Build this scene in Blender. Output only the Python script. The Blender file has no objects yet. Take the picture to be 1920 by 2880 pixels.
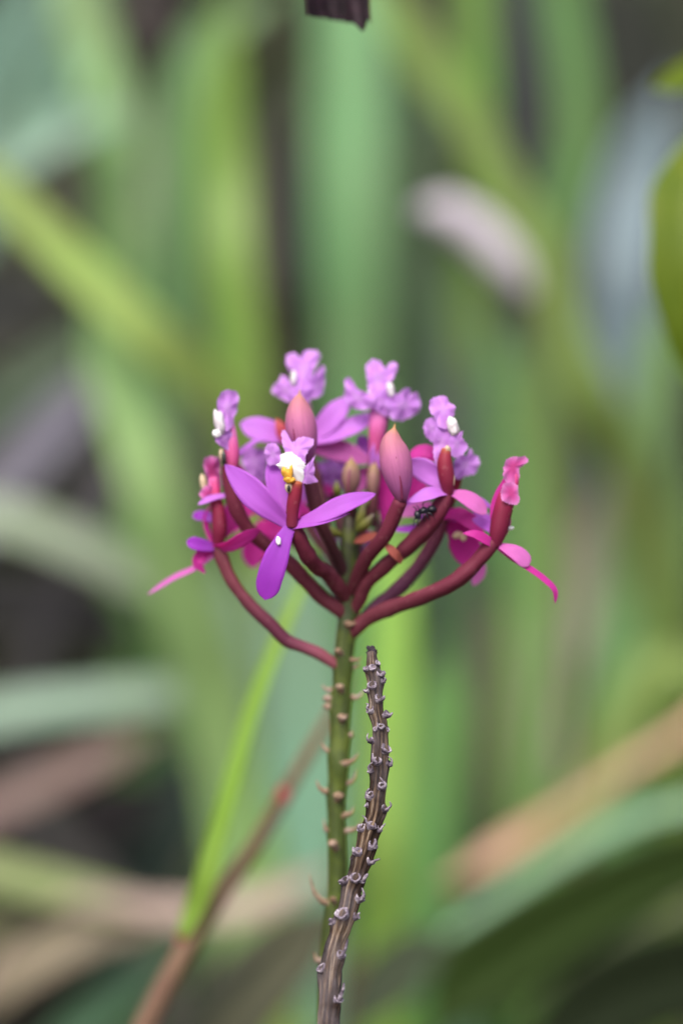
import bpy, bmesh, math, random
from mathutils import Vector, noise
random.seed(11)
R = math.radians
scn = bpy.context.scene
COL = scn.collection

# ------------------------------------------------------------------ camera, light, exposure
TILT, D0, ZC = R(10), 0.60, 0.62          # look 10 degrees down, flower 0.6 m away, picture centre 0.62 m above ground
S = 0.192/2880                            # metres per photo pixel at the flower
FWD = Vector((0, math.cos(TILT), -math.sin(TILT)))
UPV = Vector((0, math.sin(TILT), math.cos(TILT)))
RGT = Vector((1, 0, 0))
CAM = Vector((0, 0, ZC)) - FWD*D0
cd = bpy.data.cameras.new('camera'); cam = bpy.data.objects.new('camera', cd); COL.objects.link(cam)
cam.location = CAM; cam.rotation_euler = (R(90)-TILT, 0, 0)
cd.sensor_fit = 'VERTICAL'; cd.sensor_height = 36; cd.sensor_width = 24; cd.lens = 36*D0/0.192
cd.clip_start = 0.01; cd.clip_end = 400
cd.dof.use_dof = True; cd.dof.focus_distance = D0 - 0.0070; cd.dof.aperture_fstop = 4.0
scn.camera = cam

w = bpy.data.worlds.new('World'); scn.world = w; w.use_nodes = True
nt = w.node_tree; bg = nt.nodes['Background']
sky = nt.nodes.new('ShaderNodeTexSky'); sky.sky_type = 'NISHITA'; sky.sun_disc = False
SUN_EL, SUN_AZ = R(58), R(200)            # high, slightly behind and left of the camera
sky.sun_elevation = SUN_EL; sky.sun_rotation = SUN_AZ
sky.dust_density = 6.0; sky.air_density = 0.7
nt.links.new(sky.outputs['Color'], bg.inputs['Color']); bg.inputs['Strength'].default_value = 0.15
sd = bpy.data.lights.new('sun', 'SUN'); sun = bpy.data.objects.new('sun', sd); COL.objects.link(sun)
sd.energy = 1.5; sd.angle = R(40); sd.color = (1.0, 0.96, 0.9)
sdir = Vector((math.sin(SUN_AZ)*math.cos(SUN_EL), math.cos(SUN_AZ)*math.cos(SUN_EL), math.sin(SUN_EL)))
sun.rotation_euler = sdir.to_track_quat('Z', 'Y').to_euler(); sun.location = (0, 0, 5)
scn.view_settings.view_transform = 'Standard'; scn.view_settings.look = 'None'
scn.view_settings.gamma = 1; scn.view_settings.use_curve_mapping = False
scn.view_settings.exposure = 0.66
scn.render.engine = 'CYCLES'; scn.cycles.use_denoising = True
scn.cycles.max_bounces = 8; scn.cycles.transmission_bounces = 6; scn.cycles.caustics_reflective = False; scn.cycles.caustics_refractive = False

# ------------------------------------------------------------------ helpers
def V(p): return Vector((p[0], -p[1], -(p[2] if p[2] < 60 else 60+(p[2]-60)*1.6)))          # photo pixel + depth (in the same unit, away from the camera) -> right-handed
def Wd(v):                                             # that space -> world metres
    D = D0 - v.z*S
    k = D/D0
    return CAM + RGT*((v.x-960)*S*k) + UPV*((v.y+1440)*S*k) + FWD*D
def px(x, y, d): return Wd(Vector((x, -y, -d/S)))              # photo pixel at d metres behind the flower
def lin(c): return tuple(((x/255+0.055)/1.055)**2.4 if x > 10 else x/255/12.92 for x in c)

def spline(pts, n):
    """Catmull-Rom through tuples of any length, n samples"""
    k = len(pts); out = []
    dim = len(pts[0])
    seg = [0.0]
    for i in range(k-1):
        seg.append(seg[-1] + max(1e-6, math.dist(pts[i][:3], pts[i+1][:3])))
    T = seg[-1]
    for j in range(n):
        t = T*j/(n-1); i = 0
        while i < k-2 and t > seg[i+1]: i += 1
        f = (t-seg[i])/(seg[i+1]-seg[i])
        p1, p2 = pts[i], pts[i+1]; h = seg[i+1]-seg[i]; row = []
        p0, h0 = (pts[i-1], seg[i]-seg[i-1]) if i > 0 else (None, 0)
        p3, h3 = (pts[i+2], seg[i+2]-seg[i+1]) if i < k-2 else (None, 0)
        for a in range(dim):
            dl = (p2[a]-p1[a])/h
            m1 = ((p1[a]-p0[a])/h0*h + dl*h0)/(h+h0) if p0 else dl
            m2 = ((p3[a]-p2[a])/h3*h + dl*h3)/(h+h3) if p3 else dl
            f2, f3 = f*f, f**3
            row.append((2*f3-3*f2+1)*p1[a] + (f3-2*f2+f)*h*m1 + (-2*f3+3*f2)*p2[a] + (f3-f2)*h*m2)
        out.append(tuple(row))
    return out

class MB:
    """collects grids with uv, builds one mesh"""
    def __init__(s): s.v = []; s.f = []; s.uv = []
    def grid(s, rows, closed=False, uv=None):
        b = len(s.v); m = len(rows[0]); n = len(rows)
        for r in rows: s.v.extend(r)
        for i in range(n-1):
            for j in range(m if closed else m-1):
                j2 = (j+1) % m
                s.f.append((b+i*m+j, b+i*m+j2, b+(i+1)*m+j2, b+(i+1)*m+j))
                ju = j+1
                a, c = (m, n-1) if closed else (m-1, n-1)
                s.uv.append(((i/c, j/a), (i/c, ju/a), ((i+1)/c, ju/a), ((i+1)/c, j/a)))
    def build(s, name, mat, parent=None, root=None, smooth=True, world=False):
        org = root if root is not None else Vector((0, 0, 0))
        vs = [(p if world else Wd(p)) - org for p in s.v]
        me = bpy.data.meshes.new(name); me.from_pydata(vs, [], s.f)
        if s.uv:
            ul = me.uv_layers.new(name='UVMap'); k = 0
            for q in s.uv:
                for c in q: ul.data[k].uv = c; k += 1
        if smooth: me.polygons.foreach_set('use_smooth', [True]*len(me.polygons))
        me.materials.append(mat); me.update()
        o = bpy.data.objects.new(name, me); COL.objects.link(o)
        if parent is not None: o.parent = parent
        return o

def tube_rows(pts, n, seg, shape=None, cap=True, disp=None):
    sp = spline(pts, n); P = [Vector(p[:3]) for p in sp]; rows = []
    ref = Vector((0.13, 0.21, 1)).normalized()
    for i, p in enumerate(P):
        t = (P[min(i+1, n-1)]-P[max(i-1, 0)]).normalized()
        s_ = t.cross(ref)
        if s_.length < 1e-3: s_ = t.cross(Vector((1, 0, 0)))
        s_.normalize(); b = s_.cross(t); r = sp[i][3]
        row = []
        for j in range(seg):
            a = 2*math.pi*j/seg; e = s_*math.cos(a)+b*math.sin(a); q = p + e*r*(shape(i/(n-1), a) if shape else 1)
            if disp: q = q + e*disp(q)
            row.append(q)
        rows.append(row)
    if cap:
        rows.insert(0, [P[0]]*seg); rows.append([P[-1] + (P[-1]-P[-2]).normalized()*sp[-1][3]*0.35]*seg)
    return rows

def tube(mb, pts, n=24, seg=14, shape=None):
    """pts (px, py, depth, radius) in photo pixels"""
    mb.grid(tube_rows([(*V(p), p[3]) for p in pts], n, seg, shape), closed=True)

def blob(mb, c, ax, n=10, seg=14, bump=0.0, seed=0):
    """ellipsoid with lumps; ax = three axis vectors in right-handed pixel space"""
    c = V(c); rows = []
    for i in range(n+1):
        th = math.pi*i/n; row = []
        for j in range(seg):
            ph = 2*math.pi*j/seg
            d = Vector((math.sin(th)*math.cos(ph), math.sin(th)*math.sin(ph), math.cos(th)))
            k = 1 + bump*noise.noise(d*1.9 + Vector((seed, 0, 0)))
            row.append(c + (ax[0]*d.x + ax[1]*d.y + ax[2]*d.z)*k)
        rows.append(row)
    mb.grid(rows, closed=True)

def petal_w(u, peak, base, tip):
    if u < peak:
        x = u/peak; return base + (1-base)*math.sin(x*math.pi/2)**1.2
    x = (u-peak)/(1-peak); return max(0.0, 1-x**tip)**0.8

def petal_rows(pts, wd, facing, cup=0.18, peak=0.58, base=0.25, tip=2.4, nu=22, nv=9, wave=0.0, seed=0, thick=5.0, roll=0.0):
    sp = [Vector(q) for q in spline([tuple(V(p)) for p in pts], nu)]
    F = Vector(facing).normalized(); top = []; bot = []
    for i, p in enumerate(sp):
        u = i/(nu-1)
        t = (sp[min(i+1, nu-1)]-sp[max(i-1, 0)]).normalized()
        s_ = t.cross(F).normalized(); nrm = s_.cross(t).normalized()
        if roll:
            a = roll*u; s_, nrm = s_*math.cos(a)+nrm*math.sin(a), nrm*math.cos(a)-s_*math.sin(a)
        ww = wd*petal_w(u, peak, base, tip)
        rt, rb = [], []
        for j in range(nv):
            v = 2*j/(nv-1)-1
            h = cup*ww*v*v - 0.05*ww*math.exp(-(v/0.12)**2) + wave*wd*noise.noise(Vector((u*3+seed*7.3, v*1.1, seed)))
            q = p + s_*ww*v*(1+0.04*noise.noise(Vector((u*9, v, seed*3.1)))) + nrm*h
            th = thick*(1-0.75*abs(v))*(0.35+0.65*min(1, (1-u)*4))*0.5
            rt.append(q + nrm*th); rb.append(q - nrm*th)
        top.append(rt); bot.append(list(rb))
    return top, bot

def petal(pts, wd, facing=(0, 0, 1), **k):
    """a fleshy tepal: two skins closed round the rim"""
    mb = MB(); top, bot = petal_rows(pts, wd, facing, **k)
    rows = [t + b[::-1] for t, b in zip(top, bot)]
    mb.grid(rows, closed=True)
    return mb

def lip(c, up, facing, size, lobes=None, seed=0, curl=0.25, ruff=0.10, thick=4.0):
    """three-lobed fringed labellum: lobes = (angle, radius, half width) list"""
    lobes = lobes or [(-0.36, 1.0, 0.30), (0.36, 1.0, 0.30), (-1.65, 0.82, 0.42), (1.65, 0.82, 0.42)]
    U = Vector(up).normalized(); N = Vector(facing).normalized()
    X = U.cross(N).normalized(); N = X.cross(U).normalized(); C = V(c)
    m, n = 160, 9
    def rad(a):
        r = 0.26
        for (la, lr, lw) in lobes:
            d = (a-la+math.pi) % (2*math.pi) - math.pi
            r = max(r, lr*max(0, 1-abs(d/lw/1.45)**3.0)**0.5 if abs(d) < lw*1.45 else 0)
        fr = 0.055*(abs(((a*11.3+seed) % 1)-0.5)*2) + 0.09*noise.noise(Vector((a*5.0, seed*1.7, 0))) + 0.05*noise.noise(Vector((a*16.0, seed*2.7, 4)))
        return r*(1+fr*min(1, r*1.6))
    top, bot = [], []
    for i in range(n+1):
        q = i/n; rt, rb = [], []
        for j in range(m):
            a = 2*math.pi*j/m; r = rad(a)*q
            z = -curl*r*r*size + ruff*size*r*r*math.sin(a*7+seed) + 0.14*size*r*noise.noise(Vector((math.cos(a)*r*2.2, math.sin(a)*r*2.2, seed*3.3)))
            p = C + (X*math.sin(a)+U*math.cos(a))*r*size + N*z
            th = thick*(1-0.8*q)*0.5
            rt.append(p+N*th); rb.append(p-N*th)
        top.append(rt); bot.append(rb)
    mb = MB(); mb.grid(top, closed=True)
    mb2 = MB(); mb2.grid([r[::-1] for r in bot], closed=True)
    off = len(mb.v); mb.v += mb2.v; mb.f += [tuple(k+off for k in f) for f in mb2.f]; mb.uv += mb2.uv
    return mb

def lobe(mb, c, outline, d, slope=(0, 0), curl=0.0, bulge=0.0, fringe=4.0, seed=0, thick=4.0, ruff=3.0, rings=8):
    """one lobe: a cupped sheet with a finely toothed rim; outline and centre in photo pixels, d its depth"""
    n = len(outline); out = spline([(*p, 0.0) for p in outline + outline[:1]], n*9)[:-1]; m = len(out)
    R_ = max(math.dist(p[:2], c) for p in out); top, bot = [], []
    for i in range(rings+1):
        q = i/rings; rt, rb = [], []
        for j, p in enumerate(out):
            ex, ey = p[0]-c[0], p[1]-c[1]; L_ = max(1e-3, math.hypot(ex, ey))
            k = 1 + fringe/L_*(0.9*abs(((j*0.31+seed) % 1)-0.5)*2 - 0.5 + 0.9*noise.noise(Vector((j*0.37, seed, 0))))*q**6
            x, y = c[0]+ex*q*k, c[1]+ey*q*k; rr = q*L_/R_
            dd = d + slope[0]*(x-c[0]) + slope[1]*(y-c[1]) + curl*R_*rr*rr - bulge*(1-q*q) + ruff*q*q*math.sin(j*0.35+seed) + 5*noise.noise(Vector((x*0.03, y*0.03, seed)))
            th = thick*(1-0.8*q)*0.5
            rt.append(V((x, y, dd-th))); rb.append(V((x, y, dd+th)))
        top.append(rt); bot.append(rb)
    mb.grid(top, closed=True); mb.grid([r[::-1] for r in bot], closed=True)
def ZM(ox, oy, k): return lambda L_: [(ox+x*k, oy+y*k) for x, y in L_]
ZA = ZM(394, 929, 619/1568); ZB = ZM(957, 929, 676/1568)
def lobes(Z, specs, **kw):
    mb = MB()
    for i, (c, o, d, sl) in enumerate(specs): lobe(mb, Z([c])[0], Z(o), d, sl, seed=i*3.7+d*0.13, **kw)
    return mb

def tag(o, label=None, cat=None, group=None, kind=None):
    for k, v_ in (('label', label), ('category', cat), ('group', group), ('kind', kind)):
        if v_: o[k] = v_
    return o
def empty(name, loc, label, cat, group=None):
    e = bpy.data.objects.new(name, None); e.location = loc; e.empty_display_size = 0.02; COL.objects.link(e)
    return tag(e, label, cat, group)

# ------------------------------------------------------------------ materials
class NT:
    def __init__(s, name):
        s.m = bpy.data.materials.new(name); s.m.use_nodes = True; s.t = s.m.node_tree; s.t.nodes.clear()
        s.out = s.n('ShaderNodeOutputMaterial')
    def n(s, typ, **kw):
        x = s.t.nodes.new(typ)
        for k, v_ in kw.items(): setattr(x, k, v_)
        return x
    def l(s, a, b): s.t.links.new(a, b)
    def set(s, sock, val):
        if hasattr(val, 'is_linked'): s.l(val, sock)
        else: sock.default_value = val
    def noise(s, vec, scale, detail=4, rough=0.6):
        x = s.n('ShaderNodeTexNoise'); x.inputs['Scale'].default_value = scale; x.inputs['Detail'].default_value = detail; x.inputs['Roughness'].default_value = rough
        if vec: s.l(vec, x.inputs['Vector'])
        return x.outputs['Fac']
    def ramp(s, fac, stops):
        x = s.n('ShaderNodeValToRGB'); s.l(fac, x.inputs['Fac']); e = x.color_ramp.elements
        while len(e) < len(stops): e.new(0.5)
        for el, (p, c) in zip(e, stops): el.position = p; el.color = (*c, 1)
        return x.outputs['Color']
    def mix(s, fac, a, b, mode='MIX'):
        x = s.n('ShaderNodeMix', data_type='RGBA', blend_type=mode)
        s.set(x.inputs[0], fac); s.set(x.inputs[6], a if hasattr(a, 'is_linked') else (*a, 1)); s.set(x.inputs[7], b if hasattr(b, 'is_linked') else (*b, 1))
        return x.outputs[2]
    def math(s, op, a, b=0.0, c=0.0):
        x = s.n('ShaderNodeMath', operation=op); s.set(x.inputs[0], a); s.set(x.inputs[1], b); s.set(x.inputs[2], c); return x.outputs[0]
    def uv(s, su=1, sv=1):
        t = s.n('ShaderNodeTexCoord'); m = s.n('ShaderNodeMapping'); s.l(t.outputs['UV'], m.inputs['Vector'])
        m.inputs['Scale'].default_value = (su, sv, 1); return m.outputs['Vector']
    def u(s):
        t = s.n('ShaderNodeTexCoord'); x = s.n('ShaderNodeSeparateXYZ'); s.l(t.outputs['UV'], x.inputs[0]); return x.outputs[0], x.outputs[1]
    def pos(s):
        return s.n('ShaderNodeNewGeometry').outputs['Position']
    def finish(s, col, rough=0.5, spec=0.35, trans=0.0, tcol=None, bump=None, bstr=0.2, bdist=0.0003, sheen=0.0):
        p = s.n('ShaderNodeBsdfPrincipled'); s.set(p.inputs['Base Color'], col if hasattr(col, 'is_linked') else (*col, 1))
        p.inputs['Roughness'].default_value = rough; p.inputs['Specular IOR Level'].default_value = spec
        if sheen: p.inputs['Sheen Weight'].default_value = sheen
        if bump is not None:
            b = s.n('ShaderNodeBump'); b.inputs['Strength'].default_value = bstr; b.inputs['Distance'].default_value = bdist
            s.l(bump, b.inputs['Height']); s.l(b.outputs[0], p.inputs['Normal'])
        sh = p.outputs[0]
        if trans:
            tr = s.n('ShaderNodeBsdfTranslucent'); c = tcol if tcol is not None else col
            s.set(tr.inputs['Color'], c if hasattr(c, 'is_linked') else (*c, 1))
            mx = s.n('ShaderNodeMixShader'); mx.inputs[0].default_value = trans
            s.l(sh, mx.inputs[1]); s.l(tr.outputs[0], mx.inputs[2]); sh = mx.outputs[0]
        s.l(sh, s.out.inputs['Surface']); return s.m

def m_petal(name, c_base, c_tip, tcol, trans=0.42):
    n = NT(name); u, v_ = n.u()
    vein = n.noise(n.uv(2.0, 55), 1.0, 3, 0.55); patch = n.noise(n.pos(), 260, 3, 0.5)
    col = n.mix(u, c_base, c_tip)
    col = n.mix(n.math('MULTIPLY', n.math('SUBTRACT', vein, 0.42), 0.9), col, tuple(0.62*x for x in c_base))
    col = n.mix(n.math('MULTIPLY', patch, 0.35), col, tuple(min(1, 1.25*x+0.03) for x in c_tip))
    tc = n.mix(n.math('MULTIPLY', vein, 0.35), tcol, tuple(0.6*x for x in tcol))
    return n.finish(col, 0.5, 0.3, trans, tc, bump=vein, bstr=0.25, bdist=0.0002, sheen=0.15)
M = {}
M['petal'] = m_petal('petal_purple', (0.46, 0.09, 0.60), (0.50, 0.135, 0.74), (0.68, 0.05, 0.56))
M['petal_lilac'] = m_petal('petal_lilac', (0.56, 0.17, 0.70), (0.60, 0.23, 0.82), (0.72, 0.12, 0.68))
M['petal_deep'] = m_petal('petal_deep', (0.40, 0.08, 0.62), (0.38, 0.03, 0.58), (0.52, 0.02, 0.55))
M['petal_magenta'] = m_petal('petal_magenta', (0.58, 0.02, 0.34), (0.66, 0.05, 0.46), (0.90, 0.01, 0.50), 0.55)  # petals in shade: their backlit magenta is put into the colour
M['petal_pink'] = m_petal('petal_pink', (0.62, 0.11, 0.50), (0.66, 0.20, 0.60), (0.80, 0.08, 0.45))
M['petal_red'] = m_petal('petal_red', (0.55, 0.02, 0.22), (0.60, 0.14, 0.10), (0.70, 0.03, 0.12))

def m_lip(name, edge, mid, centre):
    n = NT(name); u, v_ = n.u()
    vein = n.noise(n.uv(1.2, 46), 1.0, 3, 0.5)
    col = n.ramp(u, [(0.0, centre), (0.22, centre), (0.5, mid), (1.0, edge)])
    col = n.mix(n.math('MULTIPLY', n.math('SUBTRACT', vein, 0.4), 0.7), col, tuple(0.7*x for x in mid))
    return n.finish(col, 0.5, 0.3, 0.42, n.mix(0.25, col, (0.75, 0.12, 0.6)), bump=vein, bstr=0.3, bdist=0.0002, sheen=0.2)
M['lip'] = m_lip('lip_lilac', (0.70, 0.37, 0.86), (0.65, 0.28, 0.82), (0.68, 0.36, 0.82))
M['lip_pink'] = m_lip('lip_pink', (0.76, 0.30, 0.66), (0.72, 0.12, 0.46), (0.68, 0.08, 0.34))
n = NT('callus_white'); u, v_ = n.u()
M['callus'] = n.finish(n.ramp(n.math('ADD', u, n.math('MULTIPLY', n.noise(n.pos(), 900), 0.12)), [(0.0, (0.86, 0.84, 0.90)), (0.62, (0.86, 0.83, 0.86)), (0.78, (0.85, 0.52, 0.10)), (1.0, (0.85, 0.42, 0.06))]), 0.45, 0.35, 0.3, (0.85, 0.8, 0.85))
M['yellow'] = NT('callus_yellow').finish((0.85, 0.46, 0.06), 0.5, 0.3, 0.2, (0.8, 0.5, 0.1))
M['cream'] = NT('cream').finish((0.72, 0.58, 0.40), 0.55, 0.3, 0.3)
M['dark'] = NT('anther_dark').finish((0.02, 0.02, 0.018), 0.25, 0.5)
M['white'] = NT('white_fleck').finish((0.80, 0.79, 0.80), 0.3, 0.5)
def m_tube(name, stops, rough=0.6, var=0.35, streak=14, spec=0.25):
    n = NT(name); u, v_ = n.u()
    st = n.noise(n.uv(3, streak), 1.0, 4, 0.6); sp = n.noise(n.pos(), 700, 4, 0.6)
    col = n.ramp(u, stops)
    col = n.mix(n.math('MULTIPLY', st, var), col, (0.05, 0.015, 0.02))
    col = n.mix(n.math('MULTIPLY', n.math('GREATER_THAN', sp, 0.62), 0.10), col, (0.5, 0.25, 0.25))
    return n.finish(col, rough, spec, 0.0, bump=st, bstr=0.25, bdist=0.0003)
def m_ped(name, stops): return m_tube(name, [(p, tuple(0.8*x for x in c)) for p, c in stops], 0.62, 0.4)
M['pedicel'] = m_ped('pedicel_maroon', [(0, (0.17, 0.05, 0.055)), (0.10, (0.19, 0.04, 0.06)), (0.55, (0.18, 0.028, 0.055)), (1, (0.19, 0.02, 0.055))])
M['pedicel_pink'] = m_ped('pedicel_pink', [(0, (0.30, 0.07, 0.04)), (0.05, (0.42, 0.12, 0.15)), (0.22, (0.42, 0.12, 0.18)), (0.38, (0.20, 0.045, 0.09)), (0.8, (0.22, 0.05, 0.075)), (1, (0.16, 0.03, 0.05))])
M['pedicel_mauve'] = m_ped('pedicel_mauve', [(0, (0.15, 0.05, 0.11)), (0.5, (0.20, 0.06, 0.13)), (1, (0.17, 0.03, 0.06))])
M['pedicel_dark'] = m_ped('pedicel_dark', [(0, (0.08, 0.035, 0.04)), (0.5, (0.11, 0.035, 0.045)), (1, (0.16, 0.04, 0.06))])
M['column'] = m_tube('column_crimson', [(0, (0.15, 0.014, 0.045)), (0.5, (0.20, 0.012, 0.04)), (0.85, (0.27, 0.02, 0.045)), (0.97, (0.40, 0.10, 0.04)), (1, (0.55, 0.25, 0.08))], 0.5, 0.3)
M['column_fade'] = m_tube('column_fade', [(0, (0.15, 0.014, 0.045)), (0.45, (0.18, 0.010, 0.04)), (0.66, (0.34, 0.02, 0.08)), (0.82, (0.55, 0.05, 0.20)), (1, (0.64, 0.12, 0.36))], 0.5, 0.2)
M['column_pink'] = m_tube('column_pink', [(0, (0.34, 0.035, 0.12)), (0.45, (0.52, 0.08, 0.26)), (0.75, (0.62, 0.17, 0.46)), (1, (0.66, 0.28, 0.74))], 0.5, 0.15)
M['bud'] = m_tube('bud_mauve', [(0, (0.16, 0.03, 0.07)), (0.22, (0.40, 0.11, 0.32)), (0.6, (0.52, 0.16, 0.33)), (0.86, (0.58, 0.22, 0.26)), (0.97, (0.58, 0.30, 0.15)), (1, (0.58, 0.36, 0.12))], 0.6, 0.5, 36)
M['bud_brown'] = m_tube('bud_brown', [(0, (0.22, 0.12, 0.11)), (0.6, (0.28, 0.15, 0.13)), (1, (0.36, 0.26, 0.09))], 0.45, 0.25, 20)
M['bud_seam'] = NT('bud_seam').finish((0.20, 0.03, 0.09), 0.5, 0.3)
M['bud_green'] = m_tube('bud_green', [(0, (0.17, 0.22, 0.03)), (0.6, (0.16, 0.17, 0.04)), (1, (0.13, 0.11, 0.10))], 0.5, 0.2)
M['bract_orange'] = NT('bract_orange').finish((0.34, 0.09, 0.07), 0.6, 0.2, 0.3, (0.4, 0.1, 0.07))
n = NT('stem_green'); u, v_ = n.u()
st = n.noise(n.uv(30, 9), 1.0, 5, 0.6); bl = n.noise(n.pos(), 210, 5, 0.65)
col = n.ramp(u, [(0.0, (0.04, 0.06, 0.014)), (0.84, (0.045, 0.066, 0.013)), (0.93, (0.052, 0.08, 0.011)), (0.952, (0.042, 0.064, 0.014)), (0.972, (0.026, 0.036, 0.013)), (0.985, (0.036, 0.024, 0.015)), (1, (0.05, 0.03, 0.017))])
col = n.mix(n.math('MULTIPLY', n.ramp(bl, [(0.44, (0, 0, 0)), (0.62, (1, 1, 1))]), 0.6), col, (0.115, 0.155, 0.02))
col = n.mix(n.math('MULTIPLY', n.ramp(st, [(0.48, (0, 0, 0)), (0.62, (1, 1, 1))]), 0.6), col, (0.028, 0.036, 0.012))
M['stem'] = n.finish(col, 0.45, 0.4, bump=st, bstr=0.3, bdist=0.0004)
n = NT('bract_scale'); sp = n.noise(n.pos(), 420, 4, 0.6)
M['bract'] = n.finish(n.ramp(sp, [(0.32, (0.22, 0.13, 0.08)), (0.5, (0.36, 0.25, 0.17)), (0.68, (0.52, 0.40, 0.36))]), 0.6, 0.25, 0.2)
# dead stalk: straw, grooves, grey weathering
n = NT('dead_stalk'); a = n.noise(n.uv(34, 13), 1.0, 6, 0.68); b = n.noise(n.uv(70, 22), 1.0, 5, 0.7); g = n.noise(n.pos(), 95, 5, 0.62)
col = n.ramp(a, [(0.41, (0.014, 0.009, 0.008)), (0.48, (0.06, 0.036, 0.024)), (0.55, (0.17, 0.11, 0.068)), (0.64, (0.42, 0.34, 0.26))])
col = n.mix(n.ramp(b, [(0.44, (0, 0, 0)), (0.56, (0.8, 0.8, 0.8))]), col, (0.035, 0.022, 0.018))
u, v_ = n.u()
wz = n.math('ADD', n.math('MULTIPLY', n.ramp(u, [(0.83, (1, 1, 1)), (0.865, (0.5, 0.5, 0.5)), (0.89, (0.05, 0.05, 0.05)), (0.96, (0.05, 0.05, 0.05)), (0.985, (0.3, 0.3, 0.3))]), 0.5), n.math('MULTIPLY', n.math('SUBTRACT', g, 0.5), 1.3))
col = n.mix(wz, col, (0.36, 0.33, 0.36))
M['dead'] = n.finish(col, 0.85, 0.15, bump=a, bstr=1.0, bdist=0.0009)
n = NT('dead_bract'); a = n.noise(n.pos(), 900, 4, 0.65)
M['dead_bract'] = n.finish(n.ramp(a, [(0.34, (0.04, 0.03, 0.04)), (0.48, (0.17, 0.14, 0.18)), (0.58, (0.32, 0.28, 0.33)), (0.68, (0.58, 0.54, 0.58))]), 0.85, 0.15, bump=a, bstr=0.6, bdist=0.0004)
M['dead_dark'] = NT('dead_tip').finish((0.045, 0.035, 0.045), 0.9, 0.1)
M['ant'] = NT('ant_black').finish((0.010, 0.010, 0.018), 0.32, 0.5)
# grass leaves: each object brings its own colour
n = NT('leaf_blade'); oi = n.n('ShaderNodeObjectInfo'); st = n.noise(n.uv(2, 16), 1.0, 4, 0.6); big = n.noise(n.pos(), 11, 3, 0.55)
col = n.mix(n.math('MULTIPLY', st, 0.35), oi.outputs['Color'], n.mix(1.0, oi.outputs['Color'], (0.45, 0.48, 0.40), 'MULTIPLY'))
col = n.mix(n.math('MULTIPLY', n.ramp(big, [(0.48, (0, 0, 0)), (0.70, (1, 1, 1))]), 0.35), col, (0.20, 0.17, 0.08))
M['leaf'] = n.finish(col, 0.40, 0.45, 0.35, n.mix(1.0, col, (1.05, 1.1, 0.55), 'MULTIPLY'), bump=st, bstr=0.2, bdist=0.0005)
n = NT('dark_leaf'); oi = n.n('ShaderNodeObjectInfo'); st = n.noise(n.uv(2, 16), 1.0, 4, 0.6)  # also for added leaves whose dark colour stands for shade
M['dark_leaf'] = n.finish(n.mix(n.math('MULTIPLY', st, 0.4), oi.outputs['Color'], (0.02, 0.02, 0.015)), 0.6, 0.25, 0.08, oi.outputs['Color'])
def m_fill(name, cols, trans):
    n = NT(name); u, v_ = n.u(); rnd = n.noise(n.pos(), 9, 2, 0.5); r2 = n.noise(n.pos(), 60, 2, 0.5)
    col = n.ramp(n.math('ADD', n.math('MULTIPLY', rnd, 0.6), n.math('MULTIPLY', r2, 0.4)), cols)
    return n.finish(col, 0.55, 0.3, trans, col)
M['fill_grass'] = m_fill('undergrowth_grass', [(0.34, (0.022, 0.032, 0.014)), (0.46, (0.045, 0.065, 0.028)), (0.56, (0.07, 0.08, 0.042)), (0.68, (0.11, 0.10, 0.075))], 0.2)  # green and dry fill darkened, near-ground shade put into the albedo
M['fill_dry'] = m_fill('undergrowth_dry', [(0.34, (0.04, 0.034, 0.032)), (0.5, (0.085, 0.074, 0.066)), (0.66, (0.15, 0.13, 0.115))], 0.12)
M['thicket'] = m_fill('thicket_leaves', [(0.34, (0.02, 0.03, 0.018)), (0.5, (0.045, 0.06, 0.035)), (0.68, (0.08, 0.10, 0.06))], 0.2)
n = NT('ground_soil'); a = n.noise(n.pos(), 14, 6, 0.7); b = n.noise(n.pos(), 90, 4, 0.6)
M['soil'] = n.finish(n.mix(b, n.ramp(a, [(0.35, (0.03, 0.022, 0.016)), (0.55, (0.09, 0.07, 0.045)), (0.7, (0.06, 0.075, 0.03))]), (0.11, 0.085, 0.06)), 0.95, 0.1, bump=a, bstr=0.8, bdist=0.02)

# ------------------------------------------------------------------ ground
mb = MB(); N = 60
def gz(x, y):
    r = math.hypot(x, y); return 0.012*noise.noise(Vector((x*2.1, y*2.1, 0)))*(1 if r < 8 else 0) if r < 8 else 0.0
def gs(i): t = 2*i/N-1; return math.copysign(abs(t)**3, t)*150
mb.grid([[Vector((gs(j), gs(i), gz(gs(j), gs(i)))) for j in range(N+1)] for i in range(N+1)])
mb.f = [tuple(f) for f in mb.f]
tag(mb.build('ground', M['soil'], world=True), kind='structure')

# ------------------------------------------------------------------ the orchid
def stem_px():
    pts = [(985, 1330, 190, 9), (986, 1390, 185, 16), (984, 1450, 178, 22), (983, 1500, 172, 25), (982, 1600, 170, 27), (979, 1720, 170, 28), (970, 1800, 170, 29), (962, 1880, 170, 27),
           (961, 1990, 172, 25), (955, 2080, 172, 27), (952, 2140, 172, 29), (947, 2230, 174, 26), (946, 2320, 174, 25), (949, 2410, 176, 27), (946, 2520, 178, 27), (932, 2610, 180, 27), (924, 2720, 182, 28), (920, 2880, 186, 29)]
    return pts
sp_low = [(918, 3400, 200, 32), (935, 4400, 215, 38), (960, 6000, 220, 44), (975, 7800, 200, 50)]
base = Wd(V((985, 11000, 180)))
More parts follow.
